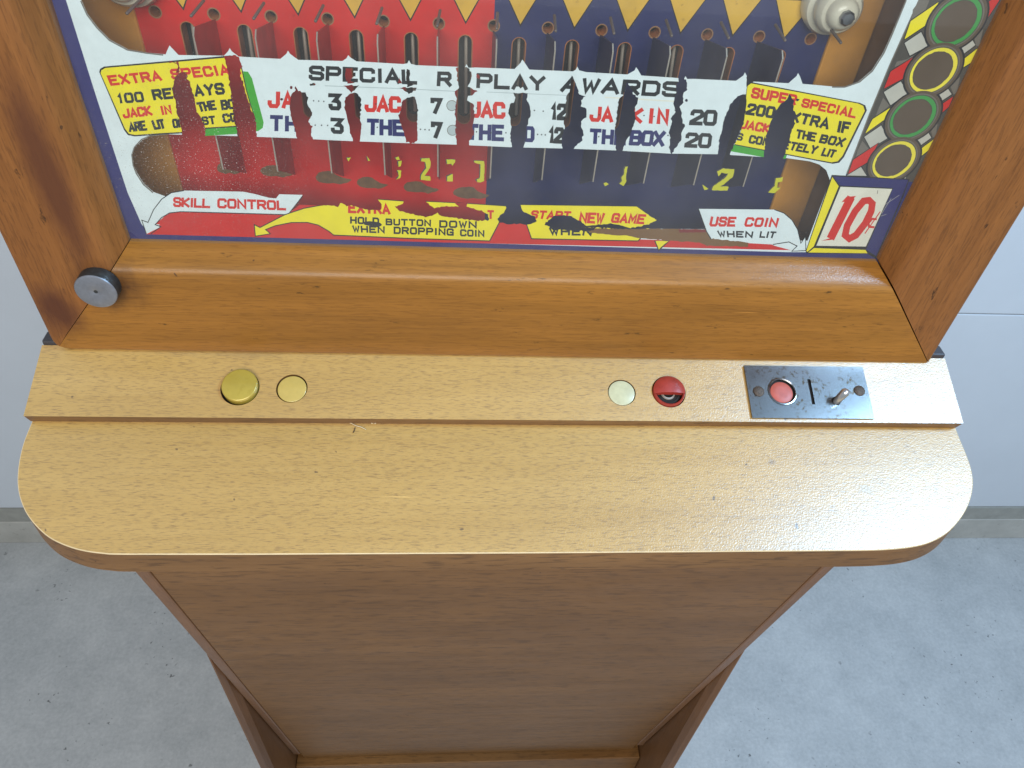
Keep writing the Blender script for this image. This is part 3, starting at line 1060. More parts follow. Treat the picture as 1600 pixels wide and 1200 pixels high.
# flaked-off paint
FL = [(Z1, [(770, 480), (800, 455), (845, 450), (850, 490), (870, 520), (890, 590), (900, 640), (910, 700), (935, 730), (950, 770), (965, 810), (962, 860), (818, 860), (815, 800), (790, 720), (780, 650), (765, 600), (760, 540), (775, 500)]),
      (Z1, [(782, 385), (794, 385), (802, 425), (800, 455), (780, 455), (790, 425)]), (Z1, [(738, 384), (800, 388), (790, 396), (738, 394)]),
      (Z1, [(1083, 350), (1150, 344), (1178, 362), (1194, 425), (1178, 432), (1182, 480), (1200, 520), (1215, 580), (1235, 640), (1250, 690), (1270, 720), (1285, 780), (1280, 815), (1287, 862), (1165, 858), (1155, 790), (1140, 740), (1135, 660), (1125, 600), (1115, 530), (1105, 450), (1090, 400)]),
      (Z2, [(90, 540), (105, 570), (150, 580), (165, 610), (160, 650), (185, 690), (190, 720), (170, 760), (190, 790), (185, 850), (197, 876), (105, 874), (90, 840), (75, 780), (55, 720), (50, 660), (60, 590), (80, 570)]),
      (Z2, [(430, 585), (470, 580), (495, 620), (495, 690), (490, 750), (500, 790), (495, 850), (488, 890), (448, 888), (430, 830), (420, 780), (405, 720), (395, 660), (400, 610)]),
      (Z2, [(385, 533), (490, 535), (460, 556), (437, 582), (420, 556)]), (Z2, [(400, 430), (445, 425), (455, 470), (430, 500), (458, 520), (410, 520), (395, 480)]), (Z2, [(176, 524), (218, 524), (210, 534), (180, 534)]),
      (Z2, [(785, 610), (830, 605), (845, 640), (850, 690), (845, 760), (850, 800), (850, 870), (830, 897), (780, 888), (770, 840), (740, 770), (730, 720), (745, 690), (750, 640), (760, 625)]),
      (Z2, [(738, 545), (848, 548), (835, 565), (795, 586), (765, 562)]), (Z2, [(785, 430), (800, 440), (800, 510), (845, 525), (785, 545), (778, 480)]), (Z2, [(735, 480), (752, 520), (725, 520)]),
      (Z2, [(1095, 428), (1115, 408), (1165, 425), (1190, 460), (1185, 500), (1165, 540), (1225, 572), (1200, 590), (1165, 600), (1160, 630), (1200, 650), (1207, 720), (1195, 780), (1200, 840), (1170, 880), (1172, 915), (1096, 912), (1085, 830), (1090, 760), (1085, 690), (1095, 620), (1083, 575), (1110, 550), (1100, 500)]),
      (Z2, [(1448, 582), (1538, 584), (1535, 620), (1550, 660), (1555, 720), (1545, 760), (1530, 800), (1530, 860), (1508, 926), (1440, 924), (1430, 850), (1435, 780), (1420, 710), (1425, 650), (1450, 640), (1462, 610)]),
      (Z2, [(1482, 478), (1500, 480), (1512, 530), (1490, 552), (1472, 528)]), (Z2, [(1218, 460), (1232, 462), (1236, 490), (1218, 486)]),
      (Z3, [(530, 470), (560, 530), (580, 590), (618, 603), (595, 630), (590, 660), (625, 680), (625, 730), (590, 760), (605, 830), (600, 880), (570, 900), (530, 944), (475, 940), (470, 860), (490, 800), (480, 760), (495, 700), (495, 650), (500, 605), (525, 560)]),
      (Z3, [(882, 515), (905, 560), (920, 590), (948, 610), (940, 650), (925, 690), (930, 740), (915, 800), (895, 850), (860, 900), (850, 955), (805, 950), (810, 860), (805, 800), (815, 740), (820, 680), (828, 618), (860, 590), (870, 550)]),
      (Z3, [(1200, 480), (1250, 496), (1252, 560), (1230, 590), (1230, 640), (1205, 670), (1220, 700), (1225, 770), (1240, 790), (1215, 840), (1220, 870), (1180, 930), (1155, 966), (1145, 930), (1150, 860), (1140, 830), (1160, 760), (1150, 740), (1185, 700), (1170, 650), (1175, 610), (1190, 570), (1180, 530), (1200, 510)]),
      (Z4, [(290, 600), (322, 586), (342, 588), (345, 640), (338, 700), (330, 760), (315, 800), (292, 850), (270, 900), (240, 968), (165, 970), (175, 880), (195, 800), (205, 740), (230, 690), (245, 650), (270, 620)]),
      (Z4, [(352, 470), (372, 500), (392, 512), (365, 525), (350, 545), (345, 520)]),
      (Z4, [(615, 588), (640, 628), (640, 690), (652, 715), (645, 780), (622, 830), (617, 880), (597, 930), (582, 975), (572, 1000), (450, 990), (460, 920), (470, 850), (485, 790), (505, 740), (530, 690), (560, 650), (592, 628)]),
      (Z4, [(655, 618), (678, 622), (668, 634), (658, 632)])]
for zf, poly in FL:
    add(ragged(zf(*poly), 1.05, 2.6), None, T)
# paint crumbs left inside the flakes
for zf, x, y in ((Z1, 1440, 620), (Z1, 1500, 545), (Z2, 200, 525), (Z2, 1120, 560), (Z3, 1185, 690), (Z3, 1250, 628), (Z4, 600, 880), (Z2, 60, 548)):
    add(ragged(zf(*circle(x, y, 9, 7)), 0.4, 1.5), None, T)

# --- instruction banners along the bottom
B = 'instruction_banner'
add([(228, 366), (250, 351), (243, 350), (262, 334), (282, 330), (450, 334), (468, 320), (502, 321), (800, 335), (960, 352), (1000, 374), (1100, 377), (1202, 380), (1210, 384), (1236, 391), (1150, 389), (700, 379)], 'red', B)
# ragged red above the wood on the right
arrow = [(1172, 418), (1080, 542), (700, 532), (410, 522), (340, 530), (290, 560), (250, 604), (285, 617), (197, 662), (166, 576), (205, 590), (240, 510), (290, 445), (350, 405), (430, 391), (800, 398), (870, 412), (960, 436), (1005, 440), (1025, 414)]
add(Z6(*arrow), 'white', B)
line(Z6, [(430, 391), (350, 405), (290, 445), (240, 510), (205, 590), (166, 576), (195, 662)], 1.4, 'black', B)
line(Z6, [(1172, 425), (1080, 542), (410, 523), (340, 531), (290, 560), (250, 604), (285, 617), (222, 662)], 1.5, 'black', B)
text(Z6, 'SKILL', (362, 494), (594, 502), (598, 442), (362, 430), 'txt_red', B, None, .4)
text(Z6, 'CONTROL', (638, 502), (1070, 516), (1066, 454), (638, 438), 'txt_red', B, None, .42)
yb = [(563 * 0 + 875, 676), (869, 604), (905, 622), (1060, 540), (1180, 500), (1290, 482), (1640, 445)]
ypoly = Z6(*yb) + Z7((525, 457), (655, 458), (900, 470), (1172, 490), (1060, 706), (560, 690), (80, 669)) + Z6((1335, 645), (1270, 607), (1200, 590), (1100, 591), (1000, 611), (940, 635), (970, 661))
add(ypoly, 'yellow', B)
line(Z6, [(1290, 482), (1180, 502), (1060, 542), (905, 622), (869, 604), (876, 676), (970, 661), (940, 635), (1000, 611), (1100, 591), (1200, 590), (1270, 607), (1335, 645), (1365, 669)], 1.5, 'black', B)
line(Z7, [(80, 669), (560, 690), (1060, 706), (1172, 492)], 1.6, 'black', B)
line(Z7, [(360, 445), (525, 457)], 1.2, 'black', B)
line(Z7, [(655, 458), (900, 470), (1172, 488)], 1.2, 'black', B)
for wd, q, m in [('EXTRA', ((175, 532), (442, 542), (436, 474), (175, 464)), 'txt_red'), ('T', ((1045, 570), (1088, 570), (1088, 514), (1045, 512)), 'txt_red'),
                 ('HOLD', ((188, 598), (370, 606), (370, 560), (188, 552)), BK), ('BUTTON', ((410, 608), (694, 616), (694, 572), (410, 565)), BK), ('DOWN', ((745, 623), (980, 628), (980, 582), (745, 576)), BK),
                 ('WHEN', ((205, 652), (405, 659), (405, 614), (200, 608)), BK), ('DROPPING', ((460, 662), (836, 674), (836, 628), (460, 616)), BK), ('COIN', ((875, 677), (1028, 682), (1028, 638), (875, 632)), BK)]:
    text(Z7, wd, *q, m, B)
add(ragged(Z7((265, 588), (310, 582), (370, 590), (388, 605), (360, 620), (320, 612), (278, 606)), 0.5, 2), 'black', B)
# START NEW GAME
sp = Z8((128, 479), (860, 489), (930, 540), (985, 575), (880, 690), (868, 706), (202, 692))
add(sp, 'yellow', B)
line(Z8, [(132, 490), (202, 692), (868, 706), (884, 688)], 1.6, 'black', B)
line(Z8, [(130, 479), (860, 489), (925, 535)], 1.1, 'black', B)
for wd, q, m in [('START', ((190, 566), (442, 578), (454, 520), (205, 514)), 'txt_red'), ('NEW', ((495, 592), (650, 602), (664, 530), (505, 526)), 'txt_red'), ('GAME', ((694, 592), (905, 602), (922, 540), (710, 530)), 'txt_red'),
                 ('WHEN', ((318, 670), (575, 674), (590, 622), (310, 622)), BK)]:
    text(Z8, wd, *q, m, B)
# brown ground shows where the yellow came off below GAME
add(ragged(Z8((420, 628), (700, 626), (1290, 632), (1345, 694), (1560, 716), (1550, 742), (1300, 736), (1250, 716), (1060, 704), (960, 694), (880, 690), (800, 672), (740, 672), (650, 662), (580, 656), (520, 632)), 0.7, 4), 'brown', B)
add(ragged(Z8((1120, 632), (1290, 634), (1292, 652), (1125, 654)), 0.5, 3), 'darkred', B)
add(Z8((968, 704), (1068, 704), (996, 770)), 'black', B)
add(ragged(Z8((978, 706), (1058, 706), (997, 758)), 0.4, 4), 'yellow', B)
# USE COIN
up_ = [(125, 425), (600, 430), (660, 452), (710, 495), (745, 555), (765, 640), (794, 600), (797, 686), (708, 690), (742, 658), (690, 632), (590, 648), (440, 640), (400, 618), (330, 608), (240, 602), (205, 615), (175, 565)]
add(Z9(*up_), 'white', B)
line(Z9, [(600, 430), (660, 452), (710, 495), (745, 555), (765, 640), (794, 600), (797, 686), (708, 690), (742, 658), (690, 632), (590, 648)], 1.4, 'black', B)
line(Z9, [(125, 425), (175, 565), (205, 615)], 1.5, 'black', B)
for wd, q, m in [('USE', ((190, 536), (354, 537), (366, 475), (204, 472)), 'txt_red'), ('COIN', ((408, 537), (616, 541), (632, 482), (424, 477)), 'txt_red'), ('WHEN', ((252, 602), (462, 607), (470, 566), (240, 560)), BK), ('LIT', ((505, 606), (600, 610), (616, 567), (512, 564)), BK)]:
    text(Z9, wd, *q, m, B)
for zf, poly in [(Z7, [(-70, 430), (360, 440), (362, 448), (385, 480), (380, 510), (330, 516), (270, 506), (190, 480), (165, 490), (130, 465), (110, 492), (60, 482), (0, 486), (-60, 476)]),
                 (Z7, [(525, 452), (655, 454), (690, 482), (712, 502), (790, 488), (870, 492), (840, 468), (925, 466), (915, 490), (960, 505), (1020, 520), (1050, 540), (1055, 576), (980, 580), (900, 570), (830, 560), (750, 550), (735, 530), (700, 550), (660, 555), (560, 535), (490, 515), (470, 490), (520, 475)]),
                 (Z7, [(1165, 482), (1252, 478), (1260, 515), (1290, 530), (1340, 555), (1355, 585), (1310, 605), (1240, 600), (1170, 600), (1120, 590), (1110, 570), (1130, 540), (1165, 520)]),
                 (Z8, [(290, 590), (350, 546), (440, 546), (500, 580), (545, 612), (600, 606), (700, 598), (760, 610), (820, 626), (935, 600), (985, 572), (1000, 622), (870, 632), (700, 628), (590, 622), (420, 628), (330, 624), (285, 606)]),
                 (Z8, [(860, 486), (1000, 490), (1000, 575), (975, 572), (930, 540), (915, 510)]),
                 (Z8, [(310, 618), (440, 624), (600, 624), (590, 640), (480, 646), (380, 636), (330, 640)])]:
    add(ragged(zf(*poly), 1.0, 2.6), None, B)

# --- residual score numerals in the lower window
Nn = 'score_numeral'
for zf, poly in [(Z7, [(630, 188), (682, 188), (690, 212), (687, 245), (652, 298), (687, 300), (687, 326), (628, 323), (630, 290), (662, 248), (657, 210), (630, 206)]),
                 (Z7, [(790, 195), (845, 195), (843, 210), (826, 234), (815, 222), (792, 222)]), (Z7, [(795, 300), (828, 284), (828, 332), (792, 332)]),
                 (Z7, [(963, 202), (1022, 204), (1027, 230), (1022, 330), (1000, 340), (980, 335), (975, 320), (998, 312), (1002, 225), (965, 216)]),
                 (Z7, [(470, 184), (490, 179), (494, 196), (478, 196)]), (Z7, [(486, 208), (509, 204), (502, 236), (490, 242)]), (Z7, [(482, 262), (506, 266), (502, 310), (475, 320), (492, 298)]),
                 (Z7, [(166, 184), (190, 184), (176, 206)]), (Z7, [(290, 172), (312, 202), (300, 207)]),
                 (Z8, [(1360, 268), (1400, 251), (1467, 257), (1462, 300), (1400, 352), (1380, 363), (1432, 363), (1426, 390), (1328, 387), (1333, 365), (1412, 308), (1432, 284), (1387, 279), (1370, 300)]),
                 (Z8, [(1270, 352), (1307, 380), (1280, 386)]), (Z8, [(785, 240), (802, 238), (796, 272), (790, 300), (792, 330), (775, 362), (748, 346), (766, 330), (760, 308), (776, 290), (780, 260)]),
                 (Z8, [(650, 345), (665, 338), (684, 350), (660, 362)]), (Z9, [(558, 322), (600, 278), (608, 233), (652, 226), (646, 252), (620, 260), (614, 292), (638, 290), (602, 324)])]:
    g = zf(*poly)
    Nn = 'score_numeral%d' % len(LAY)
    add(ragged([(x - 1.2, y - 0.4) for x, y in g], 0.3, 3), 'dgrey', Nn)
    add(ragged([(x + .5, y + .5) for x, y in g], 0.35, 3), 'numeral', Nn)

# --- ring border up the right side
RB = 'ring_border'
add([up(1435, 0, TOP), (1435, 0), (1390, 100), (1357, 180), (1322, 272), (1430, 285), (1472, 205), (1570, 0), up(1570, 0, TOP)], 'dgrey', RB)
line(I1, [up(1436, 0, TOP), (1436, 0), (1391, 100), (1358, 180), (1323, 272)], 2.0, 'grey', RB)
for m, pts in [('grey', [(905, 60), (950, 0), (1010, 0), (985, 60), (900, 118)]),
               ('yellow', [(850, 250), (890, 130), (1070, 8), (1010, 145)]), ('lgrey', [(850, 268), (958, 196), (1004, 288), (885, 352)]), ('grey', [(805, 385), (870, 370), (910, 345), (900, 370), (790, 420)]),
               ('red', [(722, 558), (765, 445), (962, 322), (880, 475)]), ('lgrey', [(720, 575), (830, 505), (880, 580), (765, 662)]), ('grey', [(690, 680), (720, 610), (760, 660), (672, 730)]),
               ('yellow', [(605, 838), (652, 742), (822, 636), (740, 742)]), ('lgrey', [(598, 855), (708, 780), (755, 862), (640, 932)]), ('grey', [(560, 940), (590, 880), (630, 930), (550, 985)]),
               ('red', [(498, 1092), (530, 998), (692, 892), (630, 1012)]), ('lgrey', [(488, 1098), (582, 1040), (622, 1102)]),
               ('red', [(1368, 122), (1375, 10), (1420, -20), (1450, 0)]), ('lgrey', [(1185, 302), (1272, 238), (1300, 282), (1212, 348)]), ('yellow', [(1216, 372), (1312, 298), (1292, 380), (1214, 428)]), ('grey', [(1290, 240), (1345, 180), (1320, 290), (1300, 285)]),
               ('lgrey', [(1040, 602), (1122, 545), (1152, 590), (1068, 645)]), ('red', [(1082, 652), (1162, 598), (1132, 670), (1078, 714)]), ('grey', [(1140, 540), (1200, 480), (1180, 580), (1160, 590)]),
               ('lgrey', [(918, 885), (1002, 822), (1024, 862), (945, 918)]), ('yellow', [(948, 932), (1038, 868), (1004, 942), (948, 985)]), ('grey', [(1020, 820), (1060, 760), (1050, 850), (1030, 860)]),
               ('lgrey', [(830, 1110), (880, 1080), (860, 1120)])]:
    add(Z5(*pts), m, RB)
    if m in ('red', 'yellow', 'lgrey'):
        line(Z5, pts + [pts[0]], 1.4, 'black', RB)
zg = lambda px, py: on_y(px, py, YG)


def gpx(x, z):
    c_ = R.T @ np.array([x, YG, z - H])
    return (CX + F * c_[0] / c_[2], CY + F * c_[1] / c_[2])


rings = [(Z5((1178, 135)), 36.2, 'ringgreen'), (Z5((1034, 443)), 34.5, 'ringyellow'), (Z5((906, 732)), 33.5, 'ringgreen'), (Z5((787, 1004)), 31.5, 'ringyellow')]
cs = []
for (pp,), rp, colr in rings:
    x, z = zg(*pp)
    xr = zg(pp[0] + rp, pp[1])[0] - x
    cs.append((x, z, xr, colr))
dx_, dz_ = cs[0][0] - cs[1][0], cs[0][1] - cs[1][1]
for k in range(1, 3):
    cs.insert(0, (cs[0][0] + .002, cs[0][1] + 0.0405, cs[0][2], 'ringyellow' if k == 1 else 'ringgreen'))
for x, z, r, colr in cs:
    add([gpx(x + r * 1.30 * math.cos(a / 20 * math.pi), z + r * 1.30 * math.sin(a / 20 * math.pi)) for a in range(40)], 'black', RB)
for i in range(len(cs) - 1):
    a, b = cs[i], cs[i + 1]
    w_ = 0.006
    add([gpx(a[0] - w_, a[1]), gpx(a[0] + w_, a[1]), gpx(b[0] + w_, b[1]), gpx(b[0] - w_, b[1])], 'grey', RB)
for x, z, r, colr in cs:
    for f, m, rag in ((1.22, 'ringbrown', 0), (1.10, 'grey', 0), (1.04, 'dgrey', 0), (1.0, colr, 0), (0.85, 'dgrey', .5), (0.82, 'ringbrown', .5)):
        poly = [gpx(x + (-.0004 if f < .9 else 0) + r * f * math.cos(a / 24 * math.pi), z + r * f * math.sin(a / 24 * math.pi)) for a in range(48)]
        add(ragged(poly, rag, 4) if rag else poly, m, RB)

# --- price box
PB = 'price_box'
add(Z9((958, 213), (1445, 240), (1405, 350), (1236, 738), (1180, 706), (800, 704), (795, 690)), 'black', PB)
add(Z9((968, 222), (1438, 244), (1398, 345), (1236, 720), (1172, 680), (1340, 297), (1010, 282)), 'navy', PB)
add(Z9((962, 226), (1002, 284), (846, 660), (806, 694), (800, 688)), 'yellow', PB)
add(Z9((848, 670), (1170, 682), (1182, 703), (812, 698)), 'yellow', PB)
add(Z9((1008, 280), (1343, 295), (1178, 668), (852, 663)), 'black', PB)
add(Z9((1014, 287), (1336, 301), (1172, 661), (862, 656)), 'paleface', PB)
line(Z9, [(1080, 352), (950, 612)], 12.5, 'txt_red', PB)
add(Z9((1020, 384), (1050, 350), (1110, 345), (1085, 372)), 'txt_red', PB)
add(Z9((895, 624), (960, 606), (972, 616), (950, 620)), 'txt_red', PB)
zo = [(1205, 372), (1225, 392), (1222, 430), (1190, 500), (1150, 565), (1100, 610), (1055, 612), (1030, 590), (1035, 545), (1075, 465), (1120, 405), (1165, 370)]
line(Z9, [(1192, 372), (1212, 392), (1205, 440), (1168, 515), (1110, 590), (1068, 612), (1042, 590), (1055, 530), (1105, 440), (1158, 376), (1192, 372)], 10.5, 'txt_red', PB)
line(Z9, [(1240, 490), (1210, 488), (1188, 515), (1192, 538), (1225, 540)], 3.4, 'txt_red', PB)
line(Z9, [(1262, 442), (1165, 580)], 1.6, 'txt_red', PB)
for a, b in [((1380, 340), (1290, 400)), ((1330, 360), (1270, 455)), ((1300, 460), (1265, 470))]:
    line(Z9, [a, b], 0.5, 'lgrey', PB)
line(Z9, [(1246, 310), (1243, 332)], 0.9, 'grey', PB)

Pg, Tg, top = flatten([(l[0], 1) for l in LAY])
G = np.array([on_y(p[0], p[1], YG) for p in Pg])
pieces = {}
for t, k in zip(Tg, top):
    if k < 0 or LAY[k][1] is None:
        continue
    pieces.setdefault(LAY[k][2], []).append((t, LAY[k][1]))
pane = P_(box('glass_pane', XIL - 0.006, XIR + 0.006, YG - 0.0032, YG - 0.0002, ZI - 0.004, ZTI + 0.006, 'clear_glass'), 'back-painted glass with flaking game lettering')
LBL = {'painted_surround': 'white painted surround with navy edge', 'award_panel': 'yellow panel with EXTRA SPECIAL lettering', 'award_panel2': 'yellow panel with SUPER SPECIAL lettering',
       'award_table': 'black, red and navy replay award lettering', 'instruction_banner': 'red, yellow and white instruction banners', 'score_numeral': 'yellow remains of score numerals',
       'ring_border': 'green and yellow ring border', 'price_box': 'navy and yellow box with a red 10 cent price'}
for name, tris in pieces.items():
    mats = sorted(set(m for _, m in tris))
    used = {}
    verts = []
    faces = []
    fm = []
    for t, m in tris:
        f = []
        for i in t:
            i = int(i)
            if i not in used:
                used[i] = len(verts)
                verts.append((G[i][0], YG, G[i][1]))
            f.append(used[i])
        faces.append(tuple(f))
        fm.append(mats.index(m))
    o = link(name.rstrip('0123456789'), verts, faces, ['paint_' + m for m in mats], pane, fm)
    o['label'] = LBL.get(name, 'yellow remains of a flaked score numeral')

# ------------------------------------------------------------------ control strip and shelf
SA = math.radians(21)
sp0 = (0.0, YF, H - 0.35375)
sn = np.array([0, -math.sin(SA), math.cos(SA)])
sv = np.array([0, math.cos(SA), math.sin(SA)])
SF = frame_at(sp0, (1, 0, 0), sv, sn)


def suv(px, py):
    w = on_plane(px, py, np.array(sp0), sn)
    d = w - np.array(sp0)
    return float(d[0]), float(d @ sv)


vf = np.mean([suv(40, 652)[1], suv(785, 656)[1], suv(1503, 660)[1]])
vb = 0.0048
c_yb = suv(375, 606)
c_yl = suv(456, 607)
c_wl = suv(971.5, 613.5)
c_rb = suv(1045, 612)
rb_y, rl_y, rl_w, rb_r = 0.0124, 0.0101, 0.0096, 0.0117
q = [suv(*p_) for p_ in ((1161, 574), (1347.5, 573.5), (1363, 655), (1175, 655))]
px0 = (q[0][0] + q[3][0]) / 2
px1 = (q[1][0] + q[2][0]) / 2
pv1 = (q[0][1] + q[1][1]) / 2
pv0 = (q[2][1] + q[3][1]) / 2
strip = P_(plate('control_strip', [(-0.2678, vf), (0.3537, vf), (0.3535, vb), (-0.2676, vb)],
                 [circle(*c_yb, rb_y, 48), circle(*c_yl, rl_y, 48), circle(*c_wl, rl_w, 48), circle(*c_rb, rb_r, 48)], 0.0088, SF, 'shelf_wood', None, 'shelf_edge'))
bv = strip.modifiers.new('edge', 'BEVEL')
bv.width = 0.0005
bv.segments = 2
bv.limit_method = 'ANGLE'
bv.angle_limit = math.radians(60)


def sframe(c, w=0.0):
    return frame_at(SF(c[0], c[1], w), (1, 0, 0), sv, sn)


def dome(r, h0, h1, edge=0.0012, k=5):
    pr = [(r, -0.008), (r, h0 - edge)]
    for i in range(1, k + 1):
        a = i / k * math.pi / 2
        pr.append((r - edge + edge * math.cos(a), h0 - edge + edge * math.sin(a)))
    for i in range(1, 7):
        f = 1 - i / 6.5
        pr.append(((r - edge) * f, h0 + (h1 - h0) * (1 - f * f)))
    return pr


for c_, r_ in ((c_yb, rb_y), (c_yl, rl_y), (c_wl, rl_w)):
    P_(plate('button_well', circle(0, 0, r_ - 0.0001, 40), [], 0.001, sframe(c_, -0.0035), 'hole_black', None))
P_(lathe('push_button', dome(0.01145, 0.0038, 0.0046, 0.0011), sframe((c_yb[0] + .0003, c_yb[1] + .0006)), ['brass_button'], None, 56), 'raised round yellow push button')
P_(lathe('lamp_lens', dome(0.0094, -0.0006, 0.0000, 0.0006), sframe(c_yl), ['lens_yellow'], None, 48), 'flush round yellow lamp lens')
P_(lathe('lamp_lens', dome(0.0091, -0.0002, 0.0006, 0.0006), sframe(c_wl), ['lens_white'], None, 48), 'flush round milky white lamp lens')
P_(plate('button_well', circle(0, 0, rb_r - 0.0001, 40), [], 0.001, sframe(c_rb, -0.0078), 'hole_black', None))


def broken_button(r, fr):
    """red cap whose lower third has broken away, ring left standing and dark spring cup inside"""
    bm = bmesh.new()
    nr, ns = 7, 48
    cut = -0.22 * r
    # ring wall
    rin = r * 0.87
    ring = []
    for (rr, w) in ((r, -0.007), (r, 0.0012), (r - .0006, 0.0020), (rin, 0.0016), (rin, -0.007)):
        ring.append([bm.verts.new(fr(rr * math.cos(2 * math.pi * i / ns), rr * math.sin(2 * math.pi * i / ns), w)) for i in range(ns)])
    for k in range(4):
        for i in range(ns):
            j = (i + 1) % ns
            bm.faces.new((ring[k][i], ring[k][j], ring[k + 1][j], ring[k + 1][i]))
    # remaining dome of the cap: chord-cut disc with thickness
    pts = []
    a0 = math.asin(cut / r)
    for lvl, (fw, base) in enumerate(((0.0047, 0.0018), (0.0022, -0.0008))):
        rows = []
        for k in range(nr + 1):
            f = k / nr
            row = []
            for i in range(ns + 1):
                a = a0 + (math.pi - 2 * a0) * i / ns
                x = r * 0.985 * math.cos(a)
                y = r * 0.985 * math.sin(a)
                cx_, cy_ = x * 0.0, cut
                u = x * f
                v = cut + (y - cut) * f
                d2 = (u * u + v * v) / (r * r)
                row.append(bm.verts.new(fr(u, v, base + fw * (1 - d2 ** 1.6) * 0.62)))
            rows.append(row)
        for k in range(nr):
            for i in range(ns):
                try:
                    bm.faces.new((rows[k][i], rows[k][i + 1], rows[k + 1][i + 1], rows[k + 1][i]))
                except ValueError:
                    pass
        pts.append(rows[nr])
    for i in range(ns):
        bm.faces.new((pts[0][i], pts[0][i + 1], pts[1][i + 1], pts[1][i]))
    bmesh.ops.remove_doubles(bm, verts=bm.verts, dist=1e-6)
    o = link_bm('push_button', bm, 'button_red', None, True)
    o.data.set_sharp_from_angle(angle=math.radians(40))
    return o


rbn = P_(broken_button(0.0110, sframe(c_rb)), 'red push button with its lower part broken away')
lathe('spring_cup', [(0.0088, -0.006), (0.0086, -0.0016), (0.0072, -0.0011), (0.0066, -0.0018), (0.0050, -0.0022), (0.0046, -0.0014), (0.0038, -0.0014), (0.0034, -0.003), (0.001, -0.003)], sframe(c_rb), ['dark_inside', 'wire_steel'], rbn, 36,
      [0, 0, 0, 0, 1, 1, 0, 0, 0])

# coin plate
cw_ = suv(1221, 613)
cs0, cs1 = suv(1262, 594), suv(1270, 633)
cl0 = suv(1305, 628)
sx_ = (cs0[0] + cs1[0]) / 2
slot_h = [(sx_ - 0.0011, cs1[1]), (sx_ + 0.0011, cs1[1]), (sx_ + 0.0011, cs0[1]), (sx_ - 0.0011, cs0[1])]
cp = P_(plate('coin_plate', [(px0, pv0), (px1, pv0), (px1, pv1), (px0, pv1)], [circle(*cw_, 0.0088, 44), slot_h, circle(*cl0, 0.0032, 24)], 0.0014, frame_at(SF(0, 0, 0.0016), (1, 0, 0), sv, sn), 'chrome_plate', None),
        'pitted chrome coin plate with slot, red lamp window and lever')
bvm = cp.modifiers.new('edge', 'BEVEL')
bvm.width = 0.0003
bvm.limit_method = 'ANGLE'
bvm.angle_limit = math.radians(60)
plate('window_well', circle(0, 0, 0.0091, 30), [], 0.0002, sframe(cw_, 0.00015), 'hole_black', cp)
lathe('window_bezel', [(0.0088, 0.0017), (0.0094, 0.0022), (0.0101, 0.0021), (0.0104, 0.0017)], sframe(cw_), ['chrome_plate'], cp, 48, cap=False)
lathe('lamp_lens', [(0.0079, 0.0003), (0.0079, 0.0008), (0.0072, 0.0011), (0.004, 0.0013), (0.001, 0.0013)], sframe((cw_[0] - .0003, cw_[1] - .0005)), ['lens_red'], cp, 40)
plate('slot_well', [(sx_ - .0013, cs1[1] - .0002), (sx_ + .0013, cs1[1] - .0002), (sx_ + .0013, cs0[1] + .0002), (sx_ - .0013, cs0[1] + .0002)], [], 0.0001, frame_at(SF(0, 0, 0.0001), (1, 0, 0), sv, sn), 'hole_black', cp)
plate('lever_well', circle(0, 0, 0.0034, 20), [], 0.0001, sframe(cl0, 0.0001), 'hole_black', cp)
tipw = SF(cl0[0] + 0.0018, cl0[1] + 0.0020, 0.0135)
rod('coin_lever', SF(cl0[0], cl0[1] - 0.0004, 0.0004), tipw + np.array([0.001, 0.0012, 0.0]), 0.0026, 'lever_chrome', cp, 20, 0.0030)
for pq in ((1184, 613), (1341, 612)):
    c_ = suv(*pq)
    s_ = lathe('screw', [(0.0040, 0.0014), (0.0038, 0.0022), (0.0028, 0.0027), (0.001, 0.0028)], sframe(c_), ['rust_screw'], cp, 28)

# shelf
SHA = math.radians(15)
sh0 = np.array(SF(0, vf, -0.0088)) + np.array([0, 0.0, 0.0])
hn = np.array([0, -math.sin(SHA), math.cos(SHA)])
hv = np.array([0, math.cos(SHA), math.sin(SHA)])
HF = frame_at(sh0, (1, 0, 0), hv, hn)


def shuv(px, py):
    w = on_plane(px, py, sh0, hn)
    d = w - sh0
    return float(d[0]), float(d @ hv)


out = [shuv(*p_) for p_ in [(49, 660), (37, 690), (30, 718), (27, 745), (28, 765), (33, 785), (42, 804), (56, 822), (75, 839), (98, 851), (126, 860), (160, 865), (200, 866.5), (400, 866.5), (800, 864.5), (1150, 862), (1330, 860.5), (1385, 859), (1425, 855), (1455, 847), (1480, 833), (1499, 813), (1512, 792), (1519, 770), (1520.5, 750), (1517, 730), (1510, 710), (1500, 686), (1493, 668)]]
# smooth the outline with Catmull-Rom
oo = np.array(out)
sm = []
for i in range(len(oo) - 1):
    p0 = oo[max(i - 1, 0)]
    p1 = oo[i]
    p2 = oo[i + 1]
    p3 = oo[min(i + 2, len(oo) - 1)]
    seg = np.linalg.norm(p2 - p1)
    for k in range(4 if seg < 0.05 else 1):
        s_ = k / 4
        sm.append(tuple(0.5 * ((2 * p1) + (-p0 + p2) * s_ + (2 * p0 - 5 * p1 + 4 * p2 - p3) * s_ * s_ + (-p0 + 3 * p1 - 3 * p2 + p3) * s_ ** 3)))
sm.append(tuple(oo[-1]))
sm = [(oo[0][0], 0.02)] + sm + [(oo[-1][0], 0.02)]
TH = 0.0185
bm = bmesh.new()
n = len(sm)
EB = 0.0006
cen = np.mean(np.array(sm), 0)


